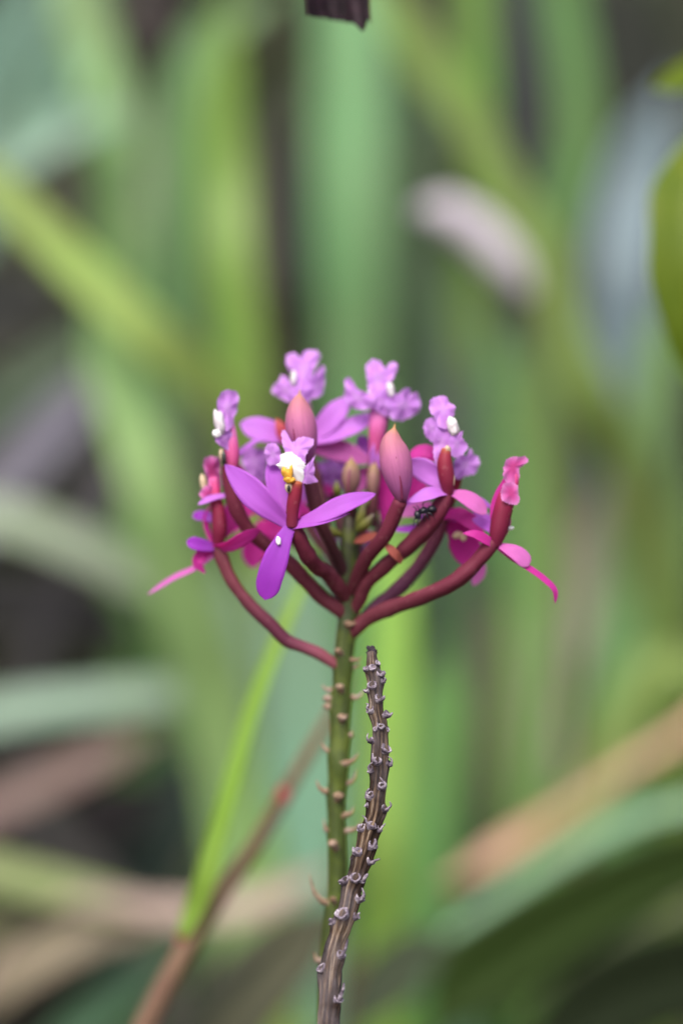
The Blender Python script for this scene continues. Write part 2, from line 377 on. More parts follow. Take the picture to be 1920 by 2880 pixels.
# ground point straight below
foot = Wd(V((970, 7800, 200))); foot = Vector((foot.x, foot.y, 0))
k = 0
root = empty('orchid', foot, 'orchid with a round head of purple and magenta flowers on a green stem', 'orchid')
RT = foot
def knob(u, a):
    return 1 + 0.05*math.sin(3*a+u*40) + 0.10*noise.noise(Vector((u*46, math.cos(a)*0.8, math.sin(a)*0.8)))
allp = (stem_px()[::-1])
def to_ground(pts_v, n_extra, foot, r):
    return pts_v
stem_v = [(*V(p), p[3]) for p in allp]
low = Vector(stem_v[0][:3])
# continue down to the soil: work out the pixel-space point that maps onto the ground
def inv(wp):
    q = wp-CAM; D = q.dot(FWD); k = D/D0
    return Vector((q.dot(RGT)/(S*k)+960, q.dot(UPV)/(S*k)-1440, (D0-D)/S))
f0 = inv(foot - Vector((0, 0, 0.01))); f1 = inv(foot + Vector((0.004, -0.002, 0.17))); f2 = inv(foot + Vector((0.0, 0.0, 0.36)))
stem_v = [(*f0, 55), (*f1, 48), (*f2, 38)] + stem_v
G5 = lambda x, y: (850+x*0.2338, 1780+y*0.2338)
G6 = lambda x, y: (800+x*0.2551, 2280+y*0.2551)
stem_nodes = [(G5(430, 215), None, 11, 0), (G5(570, 410), G5(705, 355), 11, 1), (G5(450, 650), None, 12, 0), (G5(310, 790), G5(285, 735), 14, -1), (G5(310, 885), None, 14, -1), (G5(610, 775), G5(745, 685), 10, 1),
              (G5(470, 1010), G5(545, 985), 12, 0), (G5(560, 1235), G5(600, 1170), 12, 1), (G5(350, 1425), G5(230, 1310), 12, -1), (G5(495, 1565), G5(680, 1445), 13, 0.5), (G5(565, 1800), G5(655, 1640), 9, 1),
              (G5(285, 1905), G5(165, 1770), 12, -1), (G5(425, 1955), G5(500, 1940), 13, 0), (G6(465, 215), G6(430, 90), 9, -1), (G6(535, 360), G6(480, 350), 14, 0), (G6(700, 215), G6(865, 105), 10, 1),
              (G6(430, 1000), G6(275, 690), 11, -1), (G6(530, 975), None, 10, 0), (G6(375, 1650), G6(330, 1560), 11, -1), ((978, 1754), (1002, 1748), 12, 0), ((1006, 1730), (1012, 1700), 9, 1), ((990, 1855), (1018, 1848), 9, 0.6),
              ((930, 1940), (905, 1925), 10, -1), ((975, 2290), (996, 2268), 10, 0.7)]
node_v = [(V((kx, ky, 170-(24 if abs(sd_) < 0.3 else 12 if abs(sd_) < 0.9 else 2))), r) for (kx, ky), tip, r, sd_ in stem_nodes]
def shoulder(q):
    e = 0.0
    for c, r in node_v:
        dy = q.y-c.y
        if -110 < dy < 30:
            dx2 = (q.x-c.x)**2 + (q.z-c.z)**2
            e += r*0.55*math.exp(-dx2/(r*r*2.6))*(math.exp(-(dy/(r*3.6))**2) if dy < 0 else math.exp(-(dy/(r*0.7))**2))
    return min(e, 14)
mb = MB(); mb.grid(tube_rows(stem_v, 420, 28, knob, disp=shoulder), closed=True)
mb.build('stem', M['stem'], root, RT)

def part(name, mb, mat, parent=root): return mb.build(name, M[mat], parent, RT)

def flower(ped, ped_mat, tepals, lip_=None, lip_mat='lip', column=None, col_mat='column', extras=()):
    """the pedicel is the flower's own mesh; sepals, petals, lip, column are its pieces"""
    mb = MB(); sd0 = ped[0][1]*0.37; tube(mb, ped, 60, 18, lambda u, a: 1+0.05*math.sin(3*a+5*u)+0.16*noise.noise(Vector((u*9, sd0, 0)))+0.07*noise.noise(Vector((u*22+sd0, math.cos(a)*1.5, math.sin(a)*1.5))))
    fl = part('flower', mb, ped_mat)
    for t in tepals:
        nm, pts, wd, face, mat = t[:5]; kw = t[5] if len(t) > 5 else {}
        kw.setdefault('seed', random.random()*50); kw.setdefault('wave', 0.10)
        part(nm, petal(pts, wd, face, **kw), mat, fl)
    if lip_:
        part('lip', lip_, lip_mat, fl)
    if column:
        mb = MB(); tube(mb, column, 24, 16, lambda u, a: 1+0.05*math.sin(2*a)); part('column', mb, col_mat, fl)
    for e in extras:
        nm, mb, mat = e; part(nm, mb, mat, fl)
    return fl
def B(c, ax, **k):
    mb = MB(); blob(mb, c, [Vector(a) for a in ax], **k); return mb
def T(pts, **k):
    mb = MB(); tube(mb, pts, **k); return mb

# F1: the flower that faces us
side_l = [(-0.30, 1.0, 0.20), (0.34, 0.98, 0.36), (-1.35, 0.85, 0.36), (1.95, 0.80, 0.40)]
f1c = MB()
lobe(f1c, *ZA([(1072, 965)]), ZA([(970, 960), (1000, 930), (1000, 890), (1030, 875), (1075, 868), (1110, 890), (1150, 920), (1174, 950), (1165, 1000), (1165, 1060), (1140, 1092), (1100, 1088), (1050, 1040), (1010, 1000)]), -14, (0, 0), bulge=16, fringe=4, ruff=2)
f1y = MB()
blob(f1y, (806, 1332, -34), [Vector((15, -3, 2)), Vector((-4, 18, 2)), Vector((0, 0, 9))], bump=0.5, seed=5)
blob(f1y, (818, 1326, -36), [Vector((6, 0, 1)), Vector((1, 20, 2)), Vector((0, 0, 8))], bump=0.4, seed=6)
blob(f1y, (814, 1349, -32), [Vector((17, -3, 2)), Vector((2, 10, 2)), Vector((0, 0, 9))], bump=0.4, seed=9)
cap = MB(); blob(cap, (812, 1371, -20), [Vector((11, 2, 0)), Vector((-2, 16, 2)), Vector((0, 0, 9))], bump=0.15, seed=2)
capd = MB(); blob(capd, (812, 1374, -27), [Vector((5, 1, 0)), Vector((-1, 10, 1)), Vector((0, 0, 6))])
winga = MB(); tube(winga, [(840, 1460, -2, 5), (843, 1400, -6, 6), (845, 1360, -8, 5), (838, 1335, -12, 3)], 14, 8)
flower([(980, 1690, 172, 18), (952, 1652, 140, 21), (922, 1615, 112, 22), (888, 1590, 80, 22), (862, 1555, 48, 23), (842, 1515, 22, 22), (826, 1482, 8, 19)], 'pedicel',
    [('petal', [(812, 1478, 4), (745, 1418, -8), (690, 1365, 10), (632, 1306, 38)], 40, (0.25, -0.45, 1), 'petal', dict(peak=0.52, base=0.35, tip=1.7)),
     ('petal', [(810, 1472, 8), (790, 1410, 22), (772, 1345, 45), (762, 1290, 66)], 30, (0.2, 0.1, 1), 'petal', dict(peak=0.5, base=0.30)),
     ('sepal', [(826, 1478, 2), (900, 1450, -14), (975, 1415, -6), (1058, 1388, 22)], 28, (0.15, 0.45, 0.85), 'petal', dict(peak=0.55, base=0.40, tip=1.9)),
     ('sepal', [(824, 1484, -2), (880, 1472, -18), (930, 1460, -20), (984, 1444, -8)], 17, (0.0, 0.8, 0.6), 'petal', dict(peak=0.35, base=0.6, tip=1.8)),
     ('sepal', [(814, 1484, -4), (792, 1530, -16), (766, 1600, -20), (745, 1688, -4)], 37, (-0.10, -0.15, 1), 'petal_deep', dict(peak=0.60, base=0.45, tip=4.2, cup=0.05, wave=0.03))],
    lobes(ZA, [((1110, 850), [(1005, 745), (1010, 715), (1030, 710), (1050, 745), (1060, 780), (1085, 795), (1130, 765), (1170, 757), (1205, 765), (1238, 780), (1230, 820), (1200, 860), (1180, 900), (1175, 950), (1120, 960), (1050, 900), (1020, 840)], 2, (0, -.35)),
           ((1190, 1020), [(1248, 890), (1235, 940), (1245, 985), (1240, 1030), (1265, 1082), (1240, 1085), (1200, 1095), (1160, 1085), (1150, 1040), (1155, 980), (1185, 960), (1220, 920)], -6, (.5, 0)),
           ((945, 885), [(888, 880), (893, 830), (925, 803), (960, 808), (985, 830), (1005, 880), (1010, 930), (960, 960), (920, 960), (898, 920)], 30, (-.3, 0))], curl=0.1), 'lip', [(821, 1484, 2, 16), (822, 1440, -2, 18), (828, 1395, -8, 19), (834, 1355, -14, 17)], 'column',
    [('callus', f1c, 'white'), ('callus', f1y, 'yellow'), ('anther_cap', cap, 'cream'), ('anther', capd, 'dark'), ('column_wing', winga, 'petal_magenta'),
     ('fleck', B((783, 1521, -25), [(7, 1, 0), (-2, 12, 0), (0, 0, 3)], bump=0.3), 'white')])

# F2: low left flower, seen from the side
flower([(962, 1880, 172, 14), (932, 1862, 160, 16), (895, 1838, 150, 17), (850, 1820, 140, 18), (810, 1804, 135, 19), (765, 1760, 132, 18), (705, 1702, 130, 18), (650, 1628, 130, 18), (625, 1570, 132, 19), (612, 1535, 134, 18)], 'pedicel_pink',
    [('sepal', [(606, 1540, 130), (645, 1535, 100), (690, 1510, 80), (732, 1488, 70)], 21, (0, -0.55, 0.8), 'petal_magenta', dict(peak=0.55, base=0.6, tip=3)),
     ('petal', [(604, 1540, 130), (580, 1536, 120), (552, 1530, 112), (524, 1522, 110)], 19, (0, 0.2, 1), 'petal_deep', dict(peak=0.7, base=0.6, tip=2.5)),
     ('petal', [(600, 1548, 132), (572, 1556, 126), (556, 1580, 124), (578, 1614, 126)], 18, (-0.2, -0.4, 0.9), 'petal_magenta', dict(peak=0.4, base=0.5, tip=1.5)),
     ('sepal', [(604, 1560, 140), (560, 1592, 150), (490, 1626, 165), (415, 1673, 185)], 9.5, (0, 0.5, 0.8), 'petal_pink', dict(peak=0.3, base=0.8, tip=4, cup=0.4)),
     ('sepal', [(645, 1392, 118), (612, 1398, 112), (585, 1406, 108), (557, 1420, 106)], 14, (0.2, 0.8, 0.5), 'petal_lilac', dict(peak=0.5, base=0.4)),
     ('petal', [(600, 1462, 160), (580, 1452, 165), (560, 1450, 168), (540, 1452, 172)], 15, (0, 0.1, 1), 'petal_deep', dict(peak=0.55, base=0.7)),
     ('petal', [(602, 1535, 150), (585, 1500, 158), (578, 1460, 164), (590, 1420, 168)], 10, (0.6, 0, 0.8), 'petal_magenta', dict(peak=0.5, base=0.6)),
     ('petal', [(622, 1510, 165), (645, 1470, 175), (652, 1430, 182), (648, 1400, 186)], 24, (0, 0.1, 1), 'petal_magenta', dict(peak=0.5, base=0.6))],
    lobes(ZA, [((505, 990), [(450, 930), (470, 905), (510, 900), (555, 905), (575, 940), (570, 1000), (580, 1060), (570, 1150), (530, 1165), (500, 1130), (480, 1060), (455, 980)], 128, (.5, 0)),
           ((485, 1165), [(440, 1130), (480, 1105), (530, 1130), (560, 1160), (500, 1190), (440, 1200), (420, 1170)], 120, (.4, 0))], curl=-0.1), 'lip_pink',
    [(612, 1540, 132, 14), (617, 1490, 124, 22), (614, 1440, 124, 19), (605, 1395, 128, 18), (600, 1345, 132, 15)], 'column_fade',
    [('callus', B((572, 1358, 124), [(9, 3, 0), (-4, 26, 0), (0, 0, 9)], bump=0.4, seed=2), 'cream')])

# F3: upper left flower, side on
flower([(978, 1745, 172, 14), (952, 1716, 160, 19), (915, 1690, 150, 21), (872, 1648, 138, 22), (812, 1584, 128, 22), (745, 1530, 122, 21), (700, 1488, 118, 20), (668, 1436, 112, 20), (650, 1375, 108, 19), (642, 1310, 106, 19)], 'pedicel',
    [('sepal', [(648, 1300, 110), (690, 1262, 150), (725, 1240, 165), (790, 1245, 185)], 11, (0, 0.9, 0.35), 'petal_lilac', dict(peak=0.4, base=0.6)),
     ('petal', [(650, 1385, 118), (680, 1390, 128), (710, 1402, 140), (745, 1420, 150)], 16, (0, 0.9, 0.5), 'petal', dict(peak=0.45, base=0.5)),
     ('petal', [(648, 1300, 120), (670, 1330, 150), (690, 1370, 165), (705, 1420, 172)], 20, (0.3, 0.2, 0.9), 'petal_magenta', dict(peak=0.5, base=0.5))],
    lobes(ZA, [((620, 550), [(575, 445), (610, 425), (650, 425), (690, 440), (705, 480), (695, 540), (690, 580), (670, 620), (655, 690), (610, 720), (580, 650), (555, 580), (548, 510)], 100, (.45, -.1)),
           ((590, 760), [(560, 690), (600, 680), (640, 690), (660, 740), (645, 870), (600, 840), (540, 790), (528, 760), (540, 725)], 92, (.4, 0))], curl=-0.1, fringe=2.5), 'lip',
    [(646, 1330, 106, 20), (651, 1290, 106, 22), (650, 1245, 108, 20), (644, 1205, 112, 18), (640, 1170, 116, 14)], 'column_pink',
    [('callus', B((616, 1185, 84), [(14, 4, 0), (-8, 34, 0), (0, 0, 12)], bump=0.45, seed=5), 'callus'),
     ('callus', B((610, 1220, 82), [(13, 0, 0), (0, 12, 0), (0, 0, 11)], bump=0.3, seed=1), 'white'),
     ('anther_cap', B((624, 1280, 92), [(8, 3, 0), (-4, 18, 0), (0, 0, 8)], bump=0.2), 'cream'),
     ('anther', B((630, 1288, 84), [(7, 3, 0), (-3, 20, 0), (0, 0, 7)], bump=0.2), 'dark')])

# F4: top flower, seen from behind, between two buds
flower([(975, 1640, 180, 18), (940, 1560, 200, 18), (915, 1480, 225, 18), (895, 1380, 240, 19), (872, 1290, 238, 19), (856, 1240, 232, 18)], 'pedicel_dark',
    [('petal', [(842, 1238, 225), (780, 1222, 215), (725, 1208, 210), (674, 1190, 212)], 38, (0, 0.4, 0.9), 'petal_lilac', dict(peak=0.6, base=0.3)),
     ('petal', [(862, 1232, 225), (910, 1200, 215), (955, 1150, 212), (988, 1116, 220)], 34, (-0.2, 0.3, 0.9), 'petal_lilac', dict(peak=0.5, base=0.4)),
     ('sepal', [(864, 1240, 222), (930, 1225, 205), (1000, 1196, 200), (1066, 1160, 206)], 32, (0, 0.65, 0.8), 'petal_lilac', dict(peak=0.45, base=0.5)),
     ('sepal', [(862, 1250, 228), (930, 1260, 215), (990, 1278, 208), (1044, 1300, 206)], 32, (0, -0.2, 1), 'petal_pink', dict(peak=0.45, base=0.5)),
     ('sepal', [(845, 1244, 230), (825, 1290, 245), (800, 1320, 260), (770, 1340, 275)], 26, (0, 0, 1), 'petal_pink', dict(peak=0.5, base=0.4)),
     ('petal', [(808, 1252, 200), (798, 1225, 196), (788, 1200, 194), (776, 1176, 196)], 18, (0, 0, 1), 'petal_red', dict(peak=0.45, base=0.5, tip=1.6))],
    lobes(ZA, [((1165, 280), [(1040, 175), (1075, 160), (1110, 165), (1145, 195), (1165, 150), (1215, 138), (1265, 150), (1288, 180), (1262, 230), (1238, 290), (1235, 360), (1225, 440), (1190, 520), (1130, 440), (1100, 380), (1085, 310), (1058, 285), (1040, 235)], 214, (0, -.2)),
           ((1040, 430), [(1005, 312), (1035, 325), (1070, 370), (1110, 400), (1160, 420), (1140, 500), (1080, 515), (1040, 505), (1000, 482), (945, 452), (933, 420), (950, 388), (985, 362)], 208, (-.4, 0)),
           ((1265, 390), [(1300, 243), (1318, 275), (1316, 330), (1312, 400), (1292, 465), (1250, 485), (1190, 480), (1170, 430), (1200, 380), (1235, 330), (1262, 290)], 206, (.6, 0))]), 'lip',
    [(856, 1245, 228, 16), (858, 1200, 222, 20), (856, 1150, 222, 20), (852, 1100, 228, 16)], 'column_pink',
    [('callus', B((826, 1064, 202), [(8, 0, 0), (0, 20, 0), (0, 0, 8)], bump=0.7), 'callus')])

# F5: top right flower, seen from behind
flower([(990, 1560, 190, 18), (1010, 1500, 215, 18), (1035, 1430, 215, 18), (1048, 1370, 200, 18), (1050, 1320, 190, 18)], 'pedicel',
    [('petal', [(1050, 1330, 186), (1062, 1280, 178), (1070, 1250, 180), (1072, 1210, 190)], 24, (0.2, 0, 1), 'petal_lilac', dict(peak=0.5, base=0.4)),
     ('petal', [(1046, 1300, 220), (1030, 1270, 228), (1020, 1245, 232), (1010, 1222, 236)], 20, (0, 0, 1), 'petal', dict(peak=0.6, base=0.4)),
     ('sepal', [(1056, 1330, 200), (1085, 1370, 205), (1090, 1420, 208), (1078, 1480, 212)], 30, (0.1, 0, 1), 'petal_magenta', dict(peak=0.45, base=0.5)),
     ('sepal', [(1044, 1320, 215), (1020, 1340, 230), (1000, 1365, 240), (975, 1385, 250)], 28, (0, 0.2, 1), 'petal_pink', dict(peak=0.5, base=0.4))],
    lobes(ZB, [((240, 320), [(165, 270), (165, 230), (185, 200), (215, 188), (250, 195), (275, 225), (295, 250), (320, 215), (350, 207), (372, 225), (365, 270), (340, 320), (310, 350), (305, 430), (260, 500), (200, 430), (175, 350)], 180, (0, -.2)),
           ((110, 440), [(25, 330), (55, 305), (80, 330), (110, 380), (150, 400), (220, 420), (210, 500), (140, 520), (90, 510), (50, 480), (20, 440), (30, 385)], 172, (-.4, 0)),
           ((410, 490), [(330, 430), (380, 410), (425, 380), (455, 378), (460, 415), (490, 405), (520, 450), (522, 500), (490, 550), (440, 575), (390, 590), (340, 580), (310, 530), (290, 460)], 170, (.4, 0)),
           ((260, 470), [(180, 390), (300, 390), (330, 450), (345, 560), (290, 560), (230, 520), (180, 480)], 168, (0, 0))]), 'lip',
    [(1052, 1310, 190, 16), (1056, 1250, 186, 20), (1062, 1195, 186, 26), (1066, 1150, 192, 26), (1066, 1120, 196, 20)], 'column_pink',
    [('callus', B((1098, 1096, 168), [(10, 0, 0), (-3, 22, 0), (0, 0, 9)], bump=0.7, seed=2), 'callus'),
     ('callus', B((1035, 1112, 168), [(8, 0, 0), (0, 12, 0), (0, 0, 8)], bump=0.3, seed=4), 'callus')])

# F6: right flower
flower([(984, 1730, 172, 14), (1010, 1690, 155, 19), (1024, 1652, 140, 20), (1080, 1592, 110, 21), (1150, 1534, 85, 23), (1208, 1472, 70, 26), (1242, 1422, 62, 24), (1258, 1388, 60, 17)], 'pedicel',
    [('petal', [(1250, 1376, 62), (1225, 1345, 70), (1190, 1320, 82), (1140, 1302, 96)], 34, (0.1, -0.3, 1), 'petal_lilac', dict(peak=0.5, base=0.35)),
     ('petal', [(1240, 1300, 110), (1215, 1275, 112), (1185, 1270, 116), (1146, 1288, 122)], 20, (-0.1, 0.4, 0.9), 'petal_magenta', dict(peak=0.5, base=0.5)),
     ('sepal', [(1262, 1388, 56), (1225, 1386, 36), (1185, 1398, 26), (1146, 1412, 24)], 25, (0.1, 0.75, 0.65), 'petal_lilac', dict(peak=0.5, base=0.3, tip=1.8)),
     ('sepal', [(1264, 1386, 56), (1300, 1396, 48), (1335, 1418, 46), (1368, 1446, 50)], 25, (0.1, 0.45, 0.9), 'petal_pink', dict(peak=0.55, base=0.3, tip=3)),
     ('sepal', [(1266, 1386, 70), (1310, 1398, 88), (1345, 1410, 100), (1382, 1428, 110)], 17, (0.1, 0.6, 0.8), 'petal', dict(peak=0.5, base=0.3))],
    lobes(ZB, [((670, 510), [(575, 495), (590, 450), (640, 430), (690, 435), (715, 475), (745, 490), (745, 540), (715, 600), (700, 640), (640, 630), (620, 580), (590, 540)], 64, (.1, -.2)),
           ((590, 640), [(540, 640), (545, 600), (580, 570), (630, 580), (660, 640), (650, 700), (610, 730), (560, 700)], 70, (-.4, 0)),
           ((760, 740), [(800, 655), (795, 700), (830, 750), (810, 800), (760, 830), (720, 820), (700, 760), (720, 690), (765, 670)], 50, (.3, 0)),
           ((655, 740), [(620, 630), (700, 630), (740, 720), (720, 790), (700, 860), (650, 920), (615, 860), (605, 730)], 62, (0, 0))]), 'lip',
    [(1260, 1392, 58, 14), (1256, 1350, 50, 22), (1250, 1300, 48, 21), (1254, 1262, 48, 13)], 'column',
    [('callus', B((1273, 1198, 44), [(14, 3, 0), (-6, 27, 0), (0, 0, 10)], bump=0.7, seed=2), 'callus'),
     ('anther_cap', B((1258, 1264, 40), [(8, 1, 0), (-2, 11, 0), (0, 0, 6)], bump=0.7, seed=4), 'cream'),
     ('anther_cap', B((1273, 1350, 44), [(6, 0, 0), (0, 18, 0), (0, 0, 6)], bump=0.2), 'cream')])

# F7: flower behind, to the right
flower([(972, 1830, 176, 10), (1000, 1775, 178, 14), (1055, 1708, 172, 19), (1124, 1650, 168, 20), (1186, 1578, 165, 20), (1232, 1500, 160, 20), (1250, 1445, 158, 17)], 'pedicel_mauve',
    [('sepal', [(1248, 1450, 140), (1290, 1448, 120), (1325, 1470, 112), (1362, 1512, 110)], 24, (0, 0.5, 0.85), 'petal_magenta', dict(peak=0.45, base=0.6)),
     ('petal', [(1258, 1470, 158), (1290, 1500, 162), (1310, 1545, 166), (1325, 1600, 172)], 44, (0.1, 0, 1), 'petal_magenta', dict(peak=0.5, base=0.4)),
     ('sepal', [(1300, 1540, 172), (1330, 1570, 180), (1345, 1600, 184), (1330, 1648, 188)], 22, (0, 0, 1), 'petal_pink', dict(peak=0.5, base=0.6)),
     ('sepal', [(1236, 1470, 150), (1200, 1484, 155), (1160, 1488, 160), (1100, 1490, 165)], 14, (0, 0.6, 0.8), 'petal_deep', dict(peak=0.5, base=0.6)),
     ('petal', [(1240, 1440, 150), (1200, 1430, 150), (1160, 1436, 152), (1120, 1450, 156)], 20, (0, 0.2, 1), 'petal_pink', dict(peak=0.5, base=0.6)),
     ('petal', [(1270, 1460, 150), (1330, 1456, 150), (1370, 1460, 152), (1412, 1478, 158)], 16, (0, 0.3, 0.9), 'petal', dict(peak=0.5, base=0.5))],
    lobes(ZB, [((815, 875), [(770, 800), (800, 812), (828, 808), (845, 765), (865, 800), (895, 820), (905, 880), (890, 920), (830, 950), (750, 965), (735, 920), (745, 850)], 118, (.3, 0))], fringe=6), 'lip',
    [(1252, 1450, 156, 14), (1270, 1390, 140, 16), (1290, 1330, 128, 14)], 'column',
    [('callus', B((1285, 1505, 128), [(13, 4, 0), (-3, 9, 0), (0, 0, 6)], bump=0.4, seed=7), 'cream'),
     ('callus', B((1302, 1512, 128), [(9, 0, 0), (0, 10, 0), (0, 0, 6)], bump=0.4, seed=8), 'cream')])

# F8: far right flower with the long drooping sepal
flower([(976, 1800, 172, 14), (1000, 1768, 158, 20), (1036, 1738, 145, 21), (1102, 1708, 120, 22), (1190, 1676, 90, 22), (1280, 1634, 62, 23), (1336, 1586, 46, 23), (1378, 1536, 38, 21), (1396, 1512, 36, 18)], 'pedicel',
    [('sepal', [(1396, 1540, 30), (1365, 1518, 14), (1335, 1503, 6), (1300, 1500, 4)], 15, (0, 0.35, 0.9), 'petal_magenta', dict(peak=0.5, base=0.5, tip=1.6)),
     ('sepal', [(1398, 1532, 32), (1430, 1545, 20), (1462, 1564, 16), (1484, 1594, 20)], 24, (0.15, 0.4, 0.9), 'petal_pink', dict(peak=0.68, base=0.3, tip=3.4, cup=0.1)),
     ('sepal', [(1398, 1542, 34), (1440, 1572, 30), (1486, 1600, 26), (1530, 1632, 24), (1558, 1662, 26), (1560, 1698, 34)], 10.5, (0.3, 0.5, 0.8), 'petal_magenta', dict(peak=0.45, base=0.5, tip=5, cup=0.4)),
     ('petal', [(1424, 1345, 34), (1402, 1386, 34), (1389, 1425, 34), (1383, 1480, 36)], 11, (-.4, 0, .9), 'petal_magenta', dict(peak=0.5, base=0.6)),
     ('petal', [(1412, 1512, 48), (1424, 1486, 58), (1430, 1462, 64), (1428, 1440, 68)], 11, (0.9, 0, 0.5), 'petal_magenta', dict(peak=0.5, base=0.6)),
     ('petal', [(1390, 1500, 60), (1370, 1480, 74), (1350, 1468, 84), (1326, 1460, 92)], 15, (0, 0.2, 1), 'petal', dict(peak=0.5, base=0.5))],
    lobes(ZB, [((1125, 890), [(1060, 900), (1070, 860), (1095, 830), (1150, 825), (1215, 825), (1222, 850), (1200, 875), (1170, 900), (1165, 960), (1140, 1010), (1090, 1010), (1060, 960)], 12, (.4, 0)),
           ((1115, 1060), [(1060, 1000), (1110, 990), (1150, 1010), (1160, 1060), (1165, 1110), (1140, 1140), (1090, 1130), (1060, 1120), (1045, 1060)], -2, (.3, 0))]), 'lip_pink',
    [(1390, 1540, 34, 13), (1399, 1500, 30, 24), (1411, 1445, 28, 27), (1425, 1395, 28, 25), (1444, 1350, 28, 15), (1450, 1318, 28, 9)], 'column_fade',
    [('anther_cap', B((1436, 1424, 20), [(6, 2, 0), (-3, 13, 0), (0, 0, 6)], bump=0.2), 'cream'),
     ('callus', B((1433, 1486, 56), [(12, 2, 0), (0, 6, 0), (0, 0, 4)], bump=0.2), 'white')])

# F9: flower behind on the left
flower([(962, 1690, 178, 15), (900, 1600, 240, 17), (840, 1530, 270, 17), (780, 1480, 285, 17), (748, 1440, 290, 16)], 'pedicel_dark',
    [('petal', [(748, 1465, 285), (730, 1510, 280), (715, 1555, 278), (708, 1598, 280)], 36, (0, 0, 1), 'petal_magenta', dict(peak=0.6, base=0.5)),
     ('petal', [(752, 1460, 270), (762, 1480, 268), (772, 1500, 268), (770, 1530, 272)], 36, (0, 0, 1), 'petal_magenta', dict(peak=0.5, base=0.6)),
     ('sepal', [(740, 1440, 285), (700, 1425, 280), (680, 1440, 280), (650, 1500, 282)], 30, (0, 0.2, 1), 'petal_magenta', dict(peak=0.55, base=0.5)),
     ('sepal', [(742, 1440, 290), (730, 1400, 292), (715, 1370, 295), (700, 1330, 300)], 36, (0, 0, 1), 'petal_pink', dict(peak=0.5, base=0.6)),
     ('sepal', [(752, 1440, 290), (800, 1420, 295), (840, 1430, 300), (880, 1450, 305)], 20, (0, 0.3, 1), 'petal_magenta', dict(peak=0.5, base=0.6))],
    lobes(ZA, [((815, 940), [(720, 900), (725, 860), (765, 820), (800, 825), (850, 840), (900, 850), (905, 900), (900, 1000), (890, 1080), (820, 1090), (760, 1030), (730, 960)], 262, (0, 0))]), 'lip',
    [(746, 1445, 288, 15), (735, 1390, 286, 17), (725, 1330, 284, 14)], 'column_pink')

# F10: flower in the middle at the back
flower([(984, 1560, 195, 14), (965, 1490, 250, 15), (948, 1430, 290, 15), (935, 1385, 305, 15)], 'pedicel_dark',
    [('petal', [(930, 1388, 300), (915, 1360, 300), (905, 1330, 302), (900, 1298, 306)], 24, (0, 0, 1), 'petal_lilac', dict(peak=0.5, base=0.5)),
     ('petal', [(940, 1384, 300), (960, 1350, 300), (966, 1320, 302), (962, 1285, 306)], 26, (0, 0, 1), 'petal_lilac', dict(peak=0.5, base=0.5)),
     ('sepal', [(945, 1374, 280), (925, 1378, 278), (908, 1376, 278), (886, 1370, 282)], 15, (0, 0.3, 1), 'petal_magenta', dict(peak=0.5, base=0.6)),
     ('sepal', [(942, 1392, 300), (970, 1440, 270), (1000, 1480, 262), (1045, 1500, 262)], 24, (0, 0.2, 1), 'petal_pink', dict(peak=0.5, base=0.5)),
     ('sepal', [(1010, 1600, 240), (1025, 1560, 246), (1035, 1540, 248), (1050, 1500, 250)], 14, (0.3, 0.2, 1), 'petal_lilac', dict(peak=0.5, base=0.6))],
    lobes(ZM(700, 1160, 400/1568), [((930, 640), [(800, 620), (830, 540), (900, 500), (980, 510), (1060, 540), (1050, 640), (1010, 740), (940, 800), (850, 780), (810, 700)], 296, (0, 0))]), 'lip')

# F11: flower on the far side of the head, mostly hidden
flower([(982, 1700, 178, 14), (960, 1640, 230, 15), (925, 1560, 290, 15), (880, 1500, 320, 15), (850, 1440, 330, 15)], 'pedicel_dark',
    [('petal', [(850, 1450, 328), (880, 1420, 326), (905, 1400, 326), (935, 1385, 328)], 24, (0, .2, 1), 'petal_pink', dict(peak=0.5, base=0.5)),
     ('petal', [(848, 1450, 328), (880, 1480, 326), (920, 1500, 326), (955, 1530, 330)], 20, (0, 0, 1), 'petal', dict(peak=0.5, base=0.5)),
     ('sepal', [(846, 1446, 326), (800, 1452, 322), (770, 1440, 322), (735, 1410, 326)], 26, (0, .1, 1), 'petal_magenta', dict(peak=0.5, base=0.5)),
     ('sepal', [(846, 1440, 330), (840, 1400, 332), (850, 1360, 334), (870, 1320, 338)], 26, (0, 0, 1), 'petal_lilac', dict(peak=0.5, base=0.5))])
# F12: flower on the far side, right
flower([(984, 1640, 185, 14), (1020, 1560, 250, 15), (1080, 1470, 300, 16), (1130, 1400, 310, 16)], 'pedicel_dark',
    [('petal', [(1130, 1400, 308), (1100, 1370, 306), (1085, 1330, 306), (1080, 1280, 310)], 30, (0, 0, 1), 'petal_magenta', dict(peak=0.5, base=0.5)),
     ('petal', [(1135, 1400, 308), (1170, 1370, 304), (1190, 1330, 304), (1205, 1280, 308)], 26, (0, 0, 1), 'petal_magenta', dict(peak=0.5, base=0.5)),
     ('sepal', [(1130, 1410, 306), (1110, 1440, 302), (1090, 1470, 302), (1075, 1510, 306)], 26, (0, 0, 1), 'petal_pink', dict(peak=0.5, base=0.5)),
     ('sepal', [(1135, 1408, 306), (1165, 1430, 302), (1190, 1445, 302), (1225, 1455, 306)], 20, (0, 0.2, 1), 'petal_deep', dict(peak=0.5, base=0.5))])

